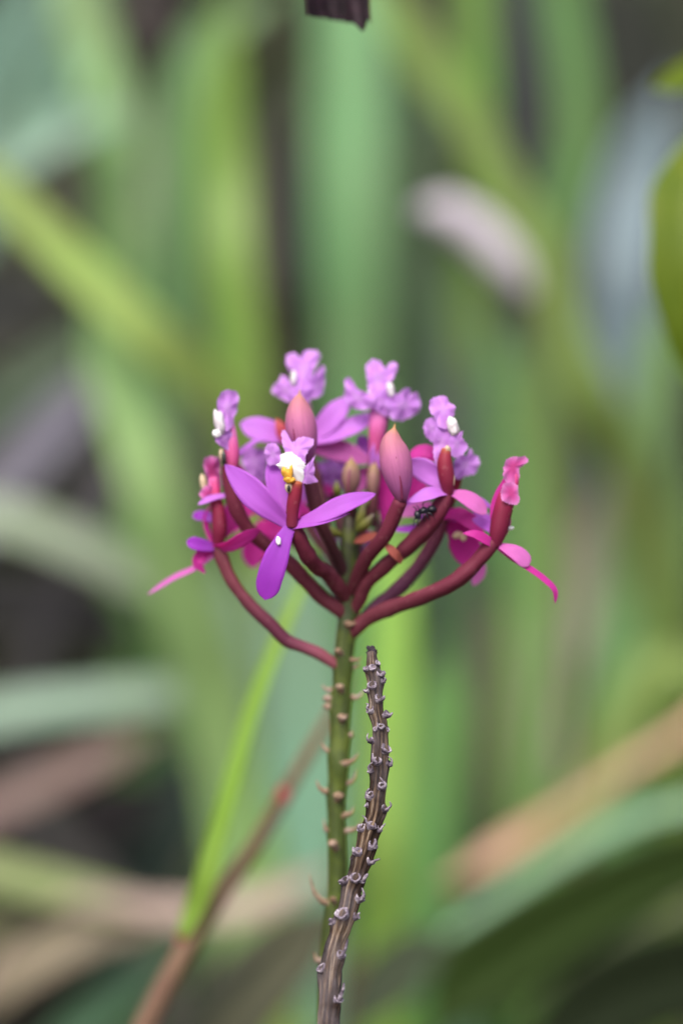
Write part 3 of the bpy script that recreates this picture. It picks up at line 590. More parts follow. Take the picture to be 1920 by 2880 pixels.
# buds
def bud(ped, body, wd, mat, ped_mat, seams=()):
    """body: spine from base to tip; a pointed ovoid with three keels"""
    def sh(u, a): return (0.30+0.70*math.sin(min(1, u/0.52)*math.pi/2)**1.0 if u < 0.52 else max(0.04, (1-((u-0.52)/0.48)**2.0))**0.75)*(1+0.05*math.cos(3*a+0.6))
    mb = MB(); tube(mb, [(x, y, d, wd) for x, y, d in body], 34, 24, sh); b = part('bud', mb, mat)
    mb = MB(); tube(mb, ped, 30, 12); part('pedicel', mb, ped_mat, b)
    for s_ in seams:
        mb = MB(); tube(mb, s_, 20, 6); part('seam', mb, 'bud_seam', b)
    return b
bud([(982, 1680, 170, 14), (1002, 1632, 145, 21), (1030, 1570, 105, 21), (1085, 1500, 62, 21), (1112, 1440, 36, 21), (1126, 1408, 22, 20)], [(1130, 1412, 20), (1124, 1370, 16), (1110, 1290, 14), (1102, 1240, 18), (1108, 1204, 26)], 45, 'bud', 'pedicel',
    [[(1131, 1405, -2, 3), (1128, 1370, -16, 4), (1120, 1320, -28, 3), (1113, 1285, -30, 2)]])
bud([(980, 1640, 172, 12), (956, 1586, 152, 17), (925, 1520, 115, 17), (902, 1470, 92, 18), (884, 1410, 80, 20), (872, 1350, 74, 20), (864, 1300, 72, 18)], [(864, 1310, 72), (856, 1260, 66), (844, 1190, 64), (840, 1140, 70), (842, 1108, 78)], 44, 'bud', 'pedicel_dark',
    [[(840, 1290, 42, 2.5), (828, 1230, 28, 3), (824, 1180, 30, 2)]])
bud([(985, 1450, 170, 14), (984, 1420, 160, 16), (984, 1390, 152, 17)], [(984, 1400, 150), (985, 1365, 146), (986, 1330, 146), (988, 1290, 150)], 27, 'bud_brown', 'pedicel_dark',
    [[(980, 1388, 122, 2.5), (980, 1350, 117, 2.5), (984, 1318, 122, 2)]])
bud([(1048, 1480, 185, 14), (1048, 1440, 180, 15), (1048, 1400, 178, 16)], [(1048, 1410, 178), (1048, 1370, 176), (1050, 1330, 178), (1052, 1296, 184)], 18, 'bud_brown', 'pedicel_dark')
for (bs, tp, wd) in (((1004, 1490, 150), (1026, 1412, 128), 13), ((1006, 1492, 145), (1050, 1448, 118), 15), ((1012, 1430, 150), (1042, 1394, 138), 12),
                     ((960, 1505, 150), (905, 1478, 128), 13), ((915, 1440, 150), (862, 1418, 128), 12), ((950, 1395, 170), (946, 1352, 165), 12)):
    mid = tuple((a+b)/2 + (0, 4, -4)[i] for i, (a, b) in enumerate(zip(bs, tp)))
    mb = MB(); tube(mb, [(*bs, wd*0.5), (*mid, wd), (*tp, wd*0.35)], 16, 12); part('bud', mb, 'bud_green')
for pts, wd in (([(1000, 1520, 150), (1015, 1518, 135), (1040, 1510, 125), (1062, 1500, 120)], 14), ([(1128, 1580, 78), (1112, 1560, 66), (1098, 1545, 66), (1082, 1530, 70)], 13)):
    part('bract', petal(pts, wd, (0, 0.4, 0.9), peak=0.5, base=0.7), 'bract_orange')

# bracts and scars along the green stem: (knob px,py, tip px,py, side) side -1 left edge, 0 front, 1 right edge
for (kx, ky), tip, r, sd_ in stem_nodes:
    d = 170 - (24 if abs(sd_) < 0.3 else 12 if abs(sd_) < 0.9 else 2)
    mb = MB(); out = Vector((sd_*0.9, 0.35, 1-abs(sd_)*0.8)).normalized()
    blob(mb, (kx, ky, d), [Vector((r, 0, 0)), Vector((0, r*0.75, 0)), Vector((0, 0, r*0.9))], n=8, seg=12, bump=0.45, seed=kx)
    sx = min(stem_px(), key=lambda p: abs(p[1]-ky)); tube(mb, [(kx+(sx[0]-kx)*0.75, ky+r*1.2, d+(sx[2]-d)*0.6, r*0.8), (kx, ky, d, r*0.75)], 6, 10)
    if tip:
        tx, ty = tip; mx, my = kx+(tx-kx)*0.55, ky+(ty-ky)*0.30+3
        tube(mb, [(kx, ky+3, d, r*0.75), (mx, my, d-4, r*0.5), (tx, ty, d-2, 1.0)], 10, 8)
    part('bract', mb, 'bract')
# alternate leaves on the cane, below the picture
for i in range(7):
    h = 0.06+i*0.055; s_ = 1 if i % 2 else -1; L = 0.10-0.004*i
    b0 = foot + Vector((0.0, 0.0, h)); rows = []
    for j in range(9):
        u = j/8; wv = 0.013*petal_w(u, 0.45, 0.5, 2)
        p = b0 + Vector((s_*L*u, 0.02*math.sin(i)*u, L*(0.75*u-0.5*u*u)))
        rows.append([p+Vector((0, wv*q, 0.10*abs(q)*wv*6)) for q in (-1, -0.5, 0, 0.5, 1)])
    mb = MB(); mb.grid(rows); o = mb.build('leaf', M['leaf'], root, RT, world=True); o.color = (0.10, 0.16, 0.05, 1)
    md = o.modifiers.new('t', 'SOLIDIFY'); md.thickness = 0.0008

# ------------------------------------------------------------------ the dead flower stalk in front
dead = [(1044, 1834, 2, 13), (1046, 1872, 0, 17), (1053, 1911, 0, 19), (1056, 1955, 0, 18), (1058, 1990, 0, 18), (1067, 2037, 0, 21), (1070, 2084, 0, 22), (1067, 2142, 0, 24), (1067, 2177, 0, 24), (1060, 2236, -2, 23), (1053, 2294, -4, 25),
        (1037, 2344, -8, 27), (1019, 2407, -14, 26), (1004, 2459, -20, 26), (986, 2510, -26, 29), (976, 2560, -32, 30), (958, 2612, -38, 29), (943, 2663, -44, 31), (933, 2714, -52, 33), (928, 2765, -60, 33), (926, 2816, -66, 33), (922, 2880, -74, 34)]
dlow = Wd(V((922, 2880, -194))); dfoot = Vector((dlow.x-0.004, dlow.y-0.012, 0))
RD = dfoot
droot = empty('dead_stalk', dfoot, 'leafless dried brown flower stalk studded with curled scars, beside the green stem', 'dead stalk')
dead = [(x, y, d-108-12*max(0, (y-2300)/580), r*(0.94 if y < 2500 else 0.86)) for x, y, d, r in dead]
dv = [(*V(p), p[3]) for p in dead[::-1]]
g0 = inv(dfoot - Vector((0, 0, 0.01))); g1 = inv(dfoot.lerp(dlow, 0.35)); g2 = inv(dfoot.lerp(dlow, 0.75))
dv = [(*g0, 40), (*g1, 36), (*g2, 32)] + dv
def ridge(u, a):
    return 1 + 0.10*math.sin(6*a + 3*math.sin(u*60)) + 0.07*math.sin(11*a+u*31) + 0.13*noise.noise(Vector((u*190, math.cos(a)*1.6, math.sin(a)*1.6))) + 0.08*noise.noise(Vector((u*40, math.cos(a)*5, math.sin(a)*5)))
cups = [(G5(845, 420), 10, 0, None), (G5(770, 432), 10, -1, [G5(740, 440), G5(738, 405)]), (G5(930, 492), 13, 0.6, [G5(985, 480), G5(970, 455)]), (G5(905, 365), 9, 0.8, None), (G5(968, 575), 9, 1, [G5(1000, 560), G5(978, 530)]),
        (G5(838, 632), 13, -0.2, [G5(880, 640), G5(875, 600)]), (G5(778, 690), 9, -1, [G5(740, 690), G5(735, 680)]), (G5(925, 790), 13, 0.4, [G5(978, 780), G5(985, 755)]), (G5(820, 925), 12, -0.7, [G5(778, 905), G5(790, 860), G5(765, 850)]), (G5(1018, 978), 12, 1, [G5(1060, 985), G5(1085, 958)]),
        (G5(882, 1158), 8, -0.2, [G5(905, 1120), G5(898, 1075)]), (G5(948, 1132), 10, 0.3, [G5(975, 1125), G5(972, 1095)]), (G5(1020, 1150), 8, 1, [G5(1035, 1185), G5(1045, 1190)]), (G5(822, 1295), 10, -0.9, [G5(785, 1290), G5(778, 1250), G5(790, 1205)]), (G5(1008, 1398), 14, 0.6, [G5(965, 1395), G5(972, 1330)]),
        (G5(898, 1545), 13, -0.1, [G5(850, 1520), G5(845, 1450)]), (G5(1042, 1575), 11, 0.9, [G5(1072, 1570), G5(1070, 1520), G5(1030, 1485)]), (G5(822, 1645), 11, -0.9, [G5(795, 1620), G5(815, 1580), G5(845, 1555)]), (G5(958, 1845), 13, 0.3, [G5(1000, 1830), G5(960, 1770), G5(930, 1735)]), (G5(812, 1965), 14, -0.7, [G5(770, 1950), G5(785, 1895), G5(805, 1870)]),
        (G5(990, 2115), 12, 0.7, [G5(1035, 2110), G5(1065, 2070), G5(1048, 2030)]), (G5(775, 2070), 8, -0.9, None), (G6(852, 195), 14, -0.7, [G6(815, 175), G6(830, 150)]), (G6(955, 165), 13, 0.2, [G6(1000, 190), G6(915, 150), G6(880, 70), G6(855, 55)]), (G6(1045, 205), 10, 1, [G6(1075, 180), G6(1110, 140)]),
        (G6(968, 385), 14, 0.6, [G6(1000, 350), G6(995, 310)]), (G6(805, 455), 14, -0.4, [G6(760, 440), G6(755, 400)]), (G6(948, 555), 13, 0.8, [G6(990, 555), G6(1050, 532)]), (G6(752, 515), 9, -1, None), (G6(665, 775), 15, -0.7, [G6(610, 780), G6(595, 790)]), (G6(780, 745), 15, 0, None), (G6(850, 770), 11, 0.6, [G6(910, 705), G6(920, 695)]),
        (G6(825, 965), 15, 0.8, [G6(870, 945), G6(870, 900), G6(850, 850)]), (G6(635, 1140), 19, -0.3, None), (G6(790, 1165), 11, 0.9, [G6(815, 1140), G6(828, 1120)]), (G6(535, 1225), 13, -0.9, [G6(500, 1200), G6(485, 1215)]), (G6(620, 1590), 14, 0.5, [G6(670, 1520), G6(690, 1440), G6(700, 1410)]), (G6(410, 1740), 15, -0.7, None), (G6(590, 2080), 15, 0.5, [G6(640, 1990), G6(655, 1900)])]
dsp = spline([(p[0], p[1], p[2], p[3]) for p in dead], 200)
def cup_d(kx, ky):
    q = min(dsp, key=lambda p: abs(p[1]-ky)); return q[2] - q[3]*math.sqrt(max(0.05, 1-min(0.95, abs(kx-q[0])/q[3])**2))*0.95
cup_v = [(V((kx, ky, cup_d(kx, ky))), r) for (kx, ky), r, s_, h in cups]
def swell(q):
    e = 0.0
    for c, r in cup_v:
        dy = q.y-c.y
        if -60 < dy < 22 and abs(q.x-c.x) < 40:
            dx2 = (q.x-c.x)**2 + (q.z-c.z)**2
            e += r*0.62*math.exp(-dx2/(r*r*1.1))*(math.exp(-(dy/(r*2.6))**2) if dy < 0 else math.exp(-(dy/(r*0.5))**2))
    return min(e, 16)
mb = MB(); mb.grid(tube_rows(dv, 620, 48, ridge, disp=swell), closed=True)
mb.build('stem', M['dead'], droot, RD)
mb = MB(); blob(mb, (1044, 1834, 0), [Vector((15, 0, 0)), Vector((0, 17, 0)), Vector((0, 0, 13))], 14, 20, bump=0.9, seed=3)
for i in range(14):
    a = i*2.4; tube(mb, [(1044+8*math.cos(a), 1836-2*(i % 3), 8*math.sin(a), 2.2), (1044+(12+i % 4)*math.cos(a), 1832-(i % 5)*2, 12*math.sin(a), 0.7)], 5, 5)
mb.build('withered_tip', M['dead_dark'], droot, RD)
def cup(kx, ky, d, r, out, hook, seed):
    mb = MB(); A = Vector(out).normalized()
    X = A.cross(Vector((0.2, 0.1, 1))).normalized(); Y = A.cross(X)
    c = V((kx, ky, d)); prof = [(0.35, -1.5), (0.75, -0.9), (1.0, -0.1), (1.08, 0.35), (0.92, 0.42), (0.68, 0.1), (0.3, -0.15), (0.0, -0.1)]
    rows = []
    for q, (rr, h) in enumerate(prof):
        row = []
        for j in range(18):
            a = 2*math.pi*j/18; k = 1+0.22*noise.noise(Vector((math.cos(a)*1.3, math.sin(a)*1.3, seed+q*0.25)))
            row.append(c + (X*math.cos(a)+Y*math.sin(a))*rr*r*k + A*h*r*(1+0.35*noise.noise(Vector((math.cos(a), math.sin(a), seed*2)))))
        rows.append(row)
    mb.grid(rows, closed=True)
    if hook:
        pts = [(kx + (hook[0][0]-kx)*0.15, ky+(hook[0][1]-ky)*0.15+r*0.4, d-r*0.6, r*0.42)] + [(hx, hy, d-r*0.9, max(0.9, r*0.34*(1-i/len(hook)))) for i, (hx, hy) in enumerate(hook)]
        tube(mb, pts, 16, 7)
    return mb
for i, ((kx, ky), r, sd_, hook) in enumerate(cups):
    d = cup_d(kx, ky) - r*0.55
    cup(kx, ky, d, r*1.0, (sd_*0.9+random.uniform(-.1, .1), 0.65, 0.75*(1-0.6*abs(sd_))), hook, i*1.7).build('bract_scar', M['dead_bract'], droot, RD)

# ------------------------------------------------------------------ ant on the flower stalk
ad = 36
mb = MB()
blob(mb, (1174, 1449, ad), [Vector((10, 3, 0)), Vector((-4, 13, 0)), Vector((0, 0, 9))])
blob(mb, (1190, 1436, ad), [Vector((12, 5, 0)), Vector((-4, 9, 0)), Vector((0, 0, 9))])
blob(mb, (1202, 1434, ad+2), [Vector((5, 1, 0)), Vector((0, 6, 0)), Vector((0, 0, 6))], 8, 10)
blob(mb, (1214, 1432, ad+3), [Vector((14, 0, 0)), Vector((0, 11, 0)), Vector((0, 0, 11))])
for p in ([(1170, 1454, ad-6, 2), (1163, 1462, ad-12, 1.6), (1162, 1482, ad-12, 1)], [(1178, 1456, ad-6, 2), (1172, 1468, ad-14, 1.6), (1178, 1482, ad-10, 1)], [(1172, 1440, ad-4, 2), (1168, 1430, ad-10, 1.5), (1160, 1424, ad-12, 1)], [(1178, 1440, ad-4, 2), (1176, 1428, ad-8, 1.4), (1170, 1420, ad-8, 1)],
          [(1188, 1442, ad-6, 2), (1190, 1456, ad-10, 1.8), (1196, 1468, ad+4, 1.2)], [(1194, 1442, ad-6, 2), (1202, 1454, ad-8, 1.8), (1208, 1464, ad+6, 1.2)], [(1199, 1440, ad-4, 2), (1214, 1448, ad-8, 1.6), (1222, 1458, ad+6, 1.2)], [(1190, 1430, ad-3, 2), (1188, 1420, ad-2, 1.6), (1194, 1412, ad+10, 1.2)]):
    tube(mb, p, 8, 6)
o = mb.build('ant', M['ant']); tag(o, 'small black ant crawling on a maroon flower stalk of the orchid', 'ant')

# ------------------------------------------------------------------ blurred leaves and stems behind
def blade_world(pts, root_xy=None, ground=True):
    pts = [(x, y, d*0.84 if d > 0.1 else d, wd) for x, y, d, wd in pts]
    """pts (px,py,d metres,width px) from tip to base; the last point runs on down to the soil"""
    out = []
    for x, y, d, wd in pts:
        out.append((*px(x, y, d), wd*S*(D0+d)/D0))
    if ground:
        a = Vector(out[-1][:3]); b = Vector(out[-2][:3]); t = (a-b)
        dx, dy = root_xy if root_xy else (max(-0.12, min(0.12, t.x*0.8)), 0.0)
        z = a.z; wd = out[-1][3]
        out.append((a.x+dx*0.6, a.y+dy*0.6, z*0.5, wd*0.85)); out.append((a.x+dx, a.y+dy, -0.01, wd*0.55))
    return out
def blade(name, label, pts, colr, cat='grass_blade', face=(0, -1, 0.3), fold=0.22, root_xy=None, group=None, tipw=0.05, n=80, ground=True, twist=0.0, mat='leaf'):
    w_ = blade_world(pts, root_xy, ground); sp = spline(w_, n); P = [Vector(p[:3]) for p in sp]
    F = Vector(face).normalized(); mb = MB(); rows = []; loc = Vector(w_[-1][:3]); loc.z = max(0, loc.z) if ground else loc.z
    for i, p in enumerate(P):
        u = i/(n-1); t = (P[min(i+1, n-1)]-P[max(i-1, 0)]).normalized()
        s_ = t.cross(F).normalized(); nr = s_.cross(t)
        a = twist*math.sin(u*5+len(label)); s2 = s_*math.cos(a)+nr*math.sin(a); n2 = nr*math.cos(a)-s_*math.sin(a)
        hw = 0.5*sp[i][3]*min(1, tipw+u*30)
        rows.append([p - loc + s2*hw*v + n2*hw*fold*abs(v)**1.3 for v in (-1, -0.66, -0.33, 0, 0.33, 0.66, 1)])
    mb.grid(rows); o = mb.build(name, M[mat], world=True); o.location = loc
    o.color = (*colr, 1); md = o.modifiers.new('thickness', 'SOLIDIFY'); md.thickness = 0.0006; md.offset = 0
    return tag(o, label, cat, group)
G = 'leaves growing behind the orchid'
def L(c, k=1.0): return tuple(min(0.8, x*k) for x in lin(c))
bl = [
 # (label, colour sRGB as seen, points tip -> base)
 ('broad yellow-green blade slanting steeply down behind the upper left flower', (160, 190, 100), [(-260, 330, .36, 90), (-60, 490, .36, 105), (92, 625, .36, 115), (200, 735, .36, 120), (306, 835, .36, 125), (428, 950, .36, 130), (551, 1052, .37, 125), (650, 1150, .38, 115), (720, 1300, .39, 105), (760, 1600, .4, 100)], dict(k=1.12)),
 ('pale green blade running down past the drooping left sepal', (165, 205, 135), [(235, 760, .38, 40), (275, 860, .38, 110), (306, 990, .38, 140), (375, 1205, .38, 155), (428, 1388, .38, 160), (478, 1572, .39, 175), (540, 1756, .40, 190), (590, 1915, .41, 190), (640, 2150, .42, 180)], dict(k=1.12)),
 ('wide upright mid-green blade rising behind the orchid toward the dark withered leaf', (108, 162, 104), [(985, -400, .55, 120), (985, -60, .54, 190), (985, 300, .53, 205), (985, 700, .52, 205), (990, 1000, .52, 190), (1000, 1400, .52, 180)], {}),
 ('slim olive-yellow upright blade over the upper left flower', (128, 165, 70), [(640, -60, .46, 40), (632, 160, .46, 90), (622, 320, .46, 120), (637, 490, .46, 125), (649, 735, .45, 130), (673, 918, .45, 125), (690, 1150, .45, 120)], dict(k=1.02)),
 ('pale beige dry blade left of the olive-yellow blade', (135, 138, 122), [(420, 130, .62, 60), (432, 250, .62, 120), (432, 450, .62, 125), (455, 650, .6, 120), (480, 830, .6, 110), (500, 1000, .6, 100)], {}),
 ('thin beige dry stem edging the olive-yellow blade', (130, 125, 102), [(700, 350, .5, 40), (708, 550, .5, 60), (725, 800, .5, 60), (740, 1000, .5, 60)], {}),
 ('green blade bending over beside the bluish tip', (118, 165, 95), [(160, -260, .55, 60), (210, -30, .54, 120), (280, 200, .53, 130), (325, 400, .52, 125), (335, 620, .52, 115), (345, 850, .52, 110)], {}),
 ('bluish grey-green blade tip curling over above the yellow-green slanting blade', (140, 175, 155), [(390, 340, .5, 40), (300, 335, .5, 85), (210, 360, .5, 105), (90, 410, .5, 110), (-40, 480, .5, 110), (-200, 600, .5, 100)], dict(root_xy=(-.1, 0))),
 ('blue-green blade arching steeply beside the bent green blade', (120, 160, 138), [(300, -140, .6, 60), (200, 120, .6, 115), (110, 300, .6, 125), (10, 480, .6, 125), (-120, 720, .6, 115)], dict(root_xy=(-.06, 0))),
 ('sea-green blade lying over in the far grass', (118, 158, 140), [(160, -200, .66, 70), (60, 40, .66, 130), (-20, 170, .66, 130), (-160, 420, .66, 110)], dict(root_xy=(-.08, 0))),
 ('fresh green blade leaning toward the dark withered leaf', (112, 160, 102), [(800, -60, .5, 60), (735, 20, .5, 95), (612, 75, .5, 105), (530, 190, .5, 105), (490, 330, .5, 90), (480, 520, .5, 80)], {}),
 ('long arching blade passing behind the grey seed head', (128, 155, 78), [(1030, -160, .44, 60), (1113, 20, .44, 105), (1205, 190, .44, 115), (1309, 310, .44, 115), (1389, 490, .44, 115), (1450, 590, .44, 115), (1505, 680, .44, 115), (1560, 850, .44, 115), (1610, 1010, .44, 120), (1664, 1113, .44, 125), (1725, 1235, .45, 125), (1786, 1389, .46, 120), (1840, 1600, .47, 110)], {}),
 ('upright bright green blade meeting the long arching blade', (108, 158, 62), [(1320, -400, .48, 60), (1330, -40, .48, 105), (1338, 150, .48, 105), (1345, 330, .48, 95), (1330, 700, .50, 80), (1320, 1000, .5, 80)], {}),
 ('soft green blade bending before the dark thicket', (102, 148, 82), [(1560, -300, .5, 70), (1580, 0, .5, 115), (1612, 200, .5, 120), (1625, 340, .5, 120), (1612, 460, .5, 115), (1575, 600, .5, 115), (1555, 800, .5, 110), (1560, 1000, .5, 100)], {}),
 ('wide blue-grey leaf behind the shiny shrub leaf', (125, 145, 155), [(1900, 220, .62, 60), (1840, 360, .62, 150), (1785, 540, .62, 180), (1755, 750, .6, 190), (1740, 950, .6, 180), (1735, 1150, .6, 150)], dict(k=1.2)),
 ('green blade under the blue-grey leaf', (118, 162, 102), [(1900, 780, .48, 60), (1850, 980, .48, 115), (1815, 1220, .48, 130), (1775, 1480, .48, 135), (1740, 1750, .48, 130), (1725, 2050, .48, 130)], {}),
 ('greyish beige dead blade beyond the far right flower', (150, 148, 135), [(1780, 1280, .5, 60), (1735, 1400, .5, 120), (1685, 1500, .5, 140), (1620, 1700, .5, 140), (1570, 1900, .5, 130), (1540, 2100, .5, 110)], dict(k=1.5)),
 ('upright fresh green blade behind the far right flower', (125, 168, 92), [(1465, 900, .5, 60), (1485, 1080, .5, 140), (1500, 1300, .5, 165), (1505, 1600, .5, 160), (1490, 1850, .5, 140)], {}),
 ('upright grey-green blade between the two right-hand flowers', (110, 158, 112), [(1395, 880, .6, 80), (1375, 1100, .6, 140), (1370, 1350, .6, 150), (1350, 1600, .6, 150), (1345, 1800, .6, 140)], {}),
 ('dull pinkish beige blade right of the dead stalk', (142, 138, 122), [(1310, 1560, .52, 50), (1350, 1720, .52, 110), (1390, 1900, .52, 125), (1420, 2080, .52, 130), (1440, 2280, .52, 120)], {}),
 ('lime-green upright blade directly behind the dead stalk', (162, 208, 98), [(1110, 1380, .34, 40), (1112, 1520, .34, 90), (1105, 1700, .34, 115), (1098, 1900, .34, 125), (1088, 2150, .34, 125), (1080, 2400, .34, 120), (1078, 2600, .35, 130)], dict(k=0.98)),
 ('medium green blade beside the lime-green blade', (112, 165, 92), [(1270, 1800, .42, 60), (1245, 1950, .42, 130), (1225, 2150, .42, 150), (1200, 2400, .42, 150), (1190, 2620, .42, 130)], {}),
 ('broad pale blue-green leaf behind the green stem', (140, 188, 160), [(820, 1450, .4, 60), (830, 1650, .4, 160), (850, 1850, .4, 210), (860, 2050, .4, 230), (870, 2250, .4, 220), (880, 2450, .4, 160)], dict(k=0.95)),
 ('pale sage blade standing left of the broad blue-green leaf', (158, 192, 165), [(640, 1560, .44, 60), (640, 1750, .44, 150), (650, 1950, .44, 175), (665, 2150, .44, 160), (680, 2350, .44, 120)], dict(k=1.1)),
 ('grey-green blade arching in to the drooping left sepal', (150, 165, 142), [(520, 1780, .44, 40), (440, 1680, .44, 90), (367, 1625, .44, 115), (275, 1570, .44, 130), (153, 1511, .44, 135), (0, 1462, .44, 140), (-200, 1440, .44, 130), (-420, 1520, .44, 120)], dict(root_xy=(-.1, 0), face=(0, -.6, .8), k=1.2)),
 ('lavender-grey dead leaf leaning behind the arching grey-green blade', (130, 128, 145), [(330, 1000, .5, 40), (240, 1110, .5, 110), (140, 1220, .5, 130), (40, 1330, .5, 135), (-80, 1480, .5, 120), (-200, 1700, .5, 100)], dict(root_xy=(-.05, 0))),
 ('dark sage blade leaning above the lavender-grey dead leaf', (105, 130, 105), [(360, 900, .58, 50), (260, 960, .58, 90), (130, 1050, .58, 100), (-30, 1160, .58, 100), (-220, 1320, .58, 90)], dict(root_xy=(-.06, 0))),
 ('long pale sage blade lying level left of the thin bright blade', (140, 168, 148), [(760, 1950, .42, 50), (640, 1945, .42, 95), (520, 1952, .42, 110), (367, 1966, .42, 120), (184, 1985, .42, 125), (0, 2010, .42, 130), (-220, 2070, .42, 120)], dict(root_xy=(-.12, 0), face=(0, -.6, .8))),
 ('reddish brown dead blade under the level sage blade', (125, 102, 98), [(470, 2050, .42, 60), (380, 2090, .42, 100), (245, 2150, .42, 110), (122, 2212, .42, 110), (0, 2268, .42, 110), (-200, 2370, .42, 100)], dict(root_xy=(-.1, 0), face=(0, -.7, .7))),
 ('dull grey dead blade crossing under the reddish brown one', (100, 98, 98), [(20, 2230, .46, 50), (110, 2320, .46, 90), (214, 2410, .46, 95), (300, 2500, .46, 90)], dict(face=(0, -.7, .7))),
 ('yellowish blade reaching level into the brown stem', (140, 158, 100), [(520, 2575, .36, 40), (430, 2560, .36, 80), (337, 2545, .36, 95), (184, 2508, .36, 110), (0, 2460, .36, 115), (-200, 2420, .36, 105)], dict(root_xy=(-.1, 0), face=(0, -.6, .8))),
 ('pinkish dry blade lying level behind the brown stem', (172, 152, 142), [(950, 2430, .34, 40), (857, 2483, .34, 85), (765, 2532, .34, 95), (612, 2568, .34, 100), (459, 2566, .34, 95), (330, 2540, .34, 60)], dict(face=(0, -.6, .8), root_xy=(-.08, .05))),
 ('tan dry blade slanting up to the brown stem', (150, 138, 115), [(560, 2565, .36, 40), (420, 2595, .36, 80), (275, 2630, .36, 105), (153, 2680, .36, 115), (0, 2770, .36, 120), (-160, 2880, .36, 110)], dict(root_xy=(-.06, 0), face=(0, -.7, .7))),
 ('olive green blade below the yellowish level blade', (98, 115, 48), [(240, 2640, .5, 40), (130, 2620, .5, 110), (20, 2600, .5, 130), (-120, 2620, .5, 120)], dict(root_xy=(-.05, 0))),
 ('blue-green blade crossing below the tan dry blade', (100, 145, 108), [(560, 2640, .38, 40), (470, 2700, .38, 85), (367, 2775, .38, 110), (240, 2880, .38, 115), (120, 3020, .38, 110)], {}),
 ('salmon-coloured dead leaf beneath the right-hand blades', (205, 165, 142), [(1215, 2500, .36, 40), (1303, 2455, .36, 75), (1419, 2388, .36, 74), (1511, 2320, .37, 52), (1620, 2250, .38, 30), (1756, 2165, .38, 40), (1878, 2091, .38, 44), (2060, 1980, .38, 44), (2160, 2100, .38, 40)], dict(face=(0, -.6, .8), root_xy=(.05, 0), k=1.2)),
 ('yellow-green blade over the salmon-coloured dead leaf', (140, 165, 88), [(1480, 2420, .42, 50), (1550, 2360, .42, 100), (1610, 2300, .42, 110), (1690, 2180, .42, 110), (1760, 2000, .42, 90), (1850, 1850, .42, 80), (1990, 1900, .42, 80)], dict(root_xy=(.05, 0))),
 ('arched pale sage-green blade along the big dark leaf', (145, 182, 150), [(1150, 2700, .32, 24), (1290, 2605, .32, 44), (1430, 2512, .32, 52), (1572, 2418, .32, 60), (1725, 2334, .32, 68), (1878, 2279, .32, 70), (2060, 2268, .32, 66), (2220, 2400, .32, 60)], dict(root_xy=(.05, 0), face=(0, -.35, .95))),  # the big leaf's lit rim, put in as a paler separate blade
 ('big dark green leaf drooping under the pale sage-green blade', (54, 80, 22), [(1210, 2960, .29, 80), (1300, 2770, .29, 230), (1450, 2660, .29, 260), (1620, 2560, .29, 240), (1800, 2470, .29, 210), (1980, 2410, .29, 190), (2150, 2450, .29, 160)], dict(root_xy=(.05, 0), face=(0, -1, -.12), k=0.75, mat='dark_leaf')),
 ('wide dark green leaf in the shade beneath the dull olive blade', (46, 62, 34), [(1500, 3120, .40, 80), (1590, 2920, .40, 260), (1720, 2800, .40, 320), (1880, 2740, .40, 320), (2060, 2700, .40, 260), (2180, 2760, .40, 180)], dict(root_xy=(.05, 0), face=(0, -1, -.12), k=0.7, mat='dark_leaf')),  # added dark sheet for the deep shade at bottom right
 ('dark brown dead leaf slumped under the reddish brown dead blade', (62, 58, 62), [(480, 2180, .5, 60), (400, 2230, .5, 150), (290, 2300, .5, 190), (130, 2390, .5, 170), (-60, 2480, .5, 140)], dict(root_xy=(-.08, 0), face=(0, -1, -.1), k=0.7, mat='dark_leaf')),  # this and the next two: near-ground shade given as dark leaves
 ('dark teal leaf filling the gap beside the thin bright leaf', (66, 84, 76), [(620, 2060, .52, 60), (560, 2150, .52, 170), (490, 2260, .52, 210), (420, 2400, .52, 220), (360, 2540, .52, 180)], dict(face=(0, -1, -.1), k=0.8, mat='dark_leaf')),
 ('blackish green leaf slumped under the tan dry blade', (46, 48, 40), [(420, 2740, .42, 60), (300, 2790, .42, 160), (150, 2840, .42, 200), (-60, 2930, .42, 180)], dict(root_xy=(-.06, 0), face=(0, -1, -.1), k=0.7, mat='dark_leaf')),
 ('dull olive-brown dead leaf slumped between the brown stem and the dead stalk', (98, 100, 78), [(980, 2520, .30, 60), (880, 2610, .30, 170), (780, 2700, .30, 220), (680, 2810, .30, 230), (600, 2950, .30, 200)], dict(face=(0, -1, 0), k=0.8, mat='dark_leaf')),  # three dark leaves added to cover the shaded foot of the upright blades
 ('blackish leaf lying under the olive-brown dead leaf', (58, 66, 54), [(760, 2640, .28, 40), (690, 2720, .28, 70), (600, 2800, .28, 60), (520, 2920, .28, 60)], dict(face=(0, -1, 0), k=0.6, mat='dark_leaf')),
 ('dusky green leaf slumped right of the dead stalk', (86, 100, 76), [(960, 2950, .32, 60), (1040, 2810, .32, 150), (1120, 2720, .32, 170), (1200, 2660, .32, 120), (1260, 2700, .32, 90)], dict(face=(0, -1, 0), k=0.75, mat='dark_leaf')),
 ('dark grey dead leaf hanging under the arching grey-green blade', (72, 72, 74), [(430, 1830, .5, 60), (330, 1770, .5, 150), (200, 1710, .5, 180), (60, 1680, .5, 180), (-120, 1680, .5, 150)], dict(root_xy=(-.08, 0), face=(0, -1, -.1), k=0.75, mat='dark_leaf')),  # from here to the topmost-flower leaves: shade within the grass as dark leaves
 ('dark brown dead leaf standing in front of the lavender-grey leaf', (82, 80, 84), [(360, 1130, .47, 50), (330, 1230, .47, 130), (290, 1350, .47, 150), (240, 1470, .47, 130), (180, 1600, .47, 110)], dict(k=0.8, face=(0, -1, -.1), mat='dark_leaf')),
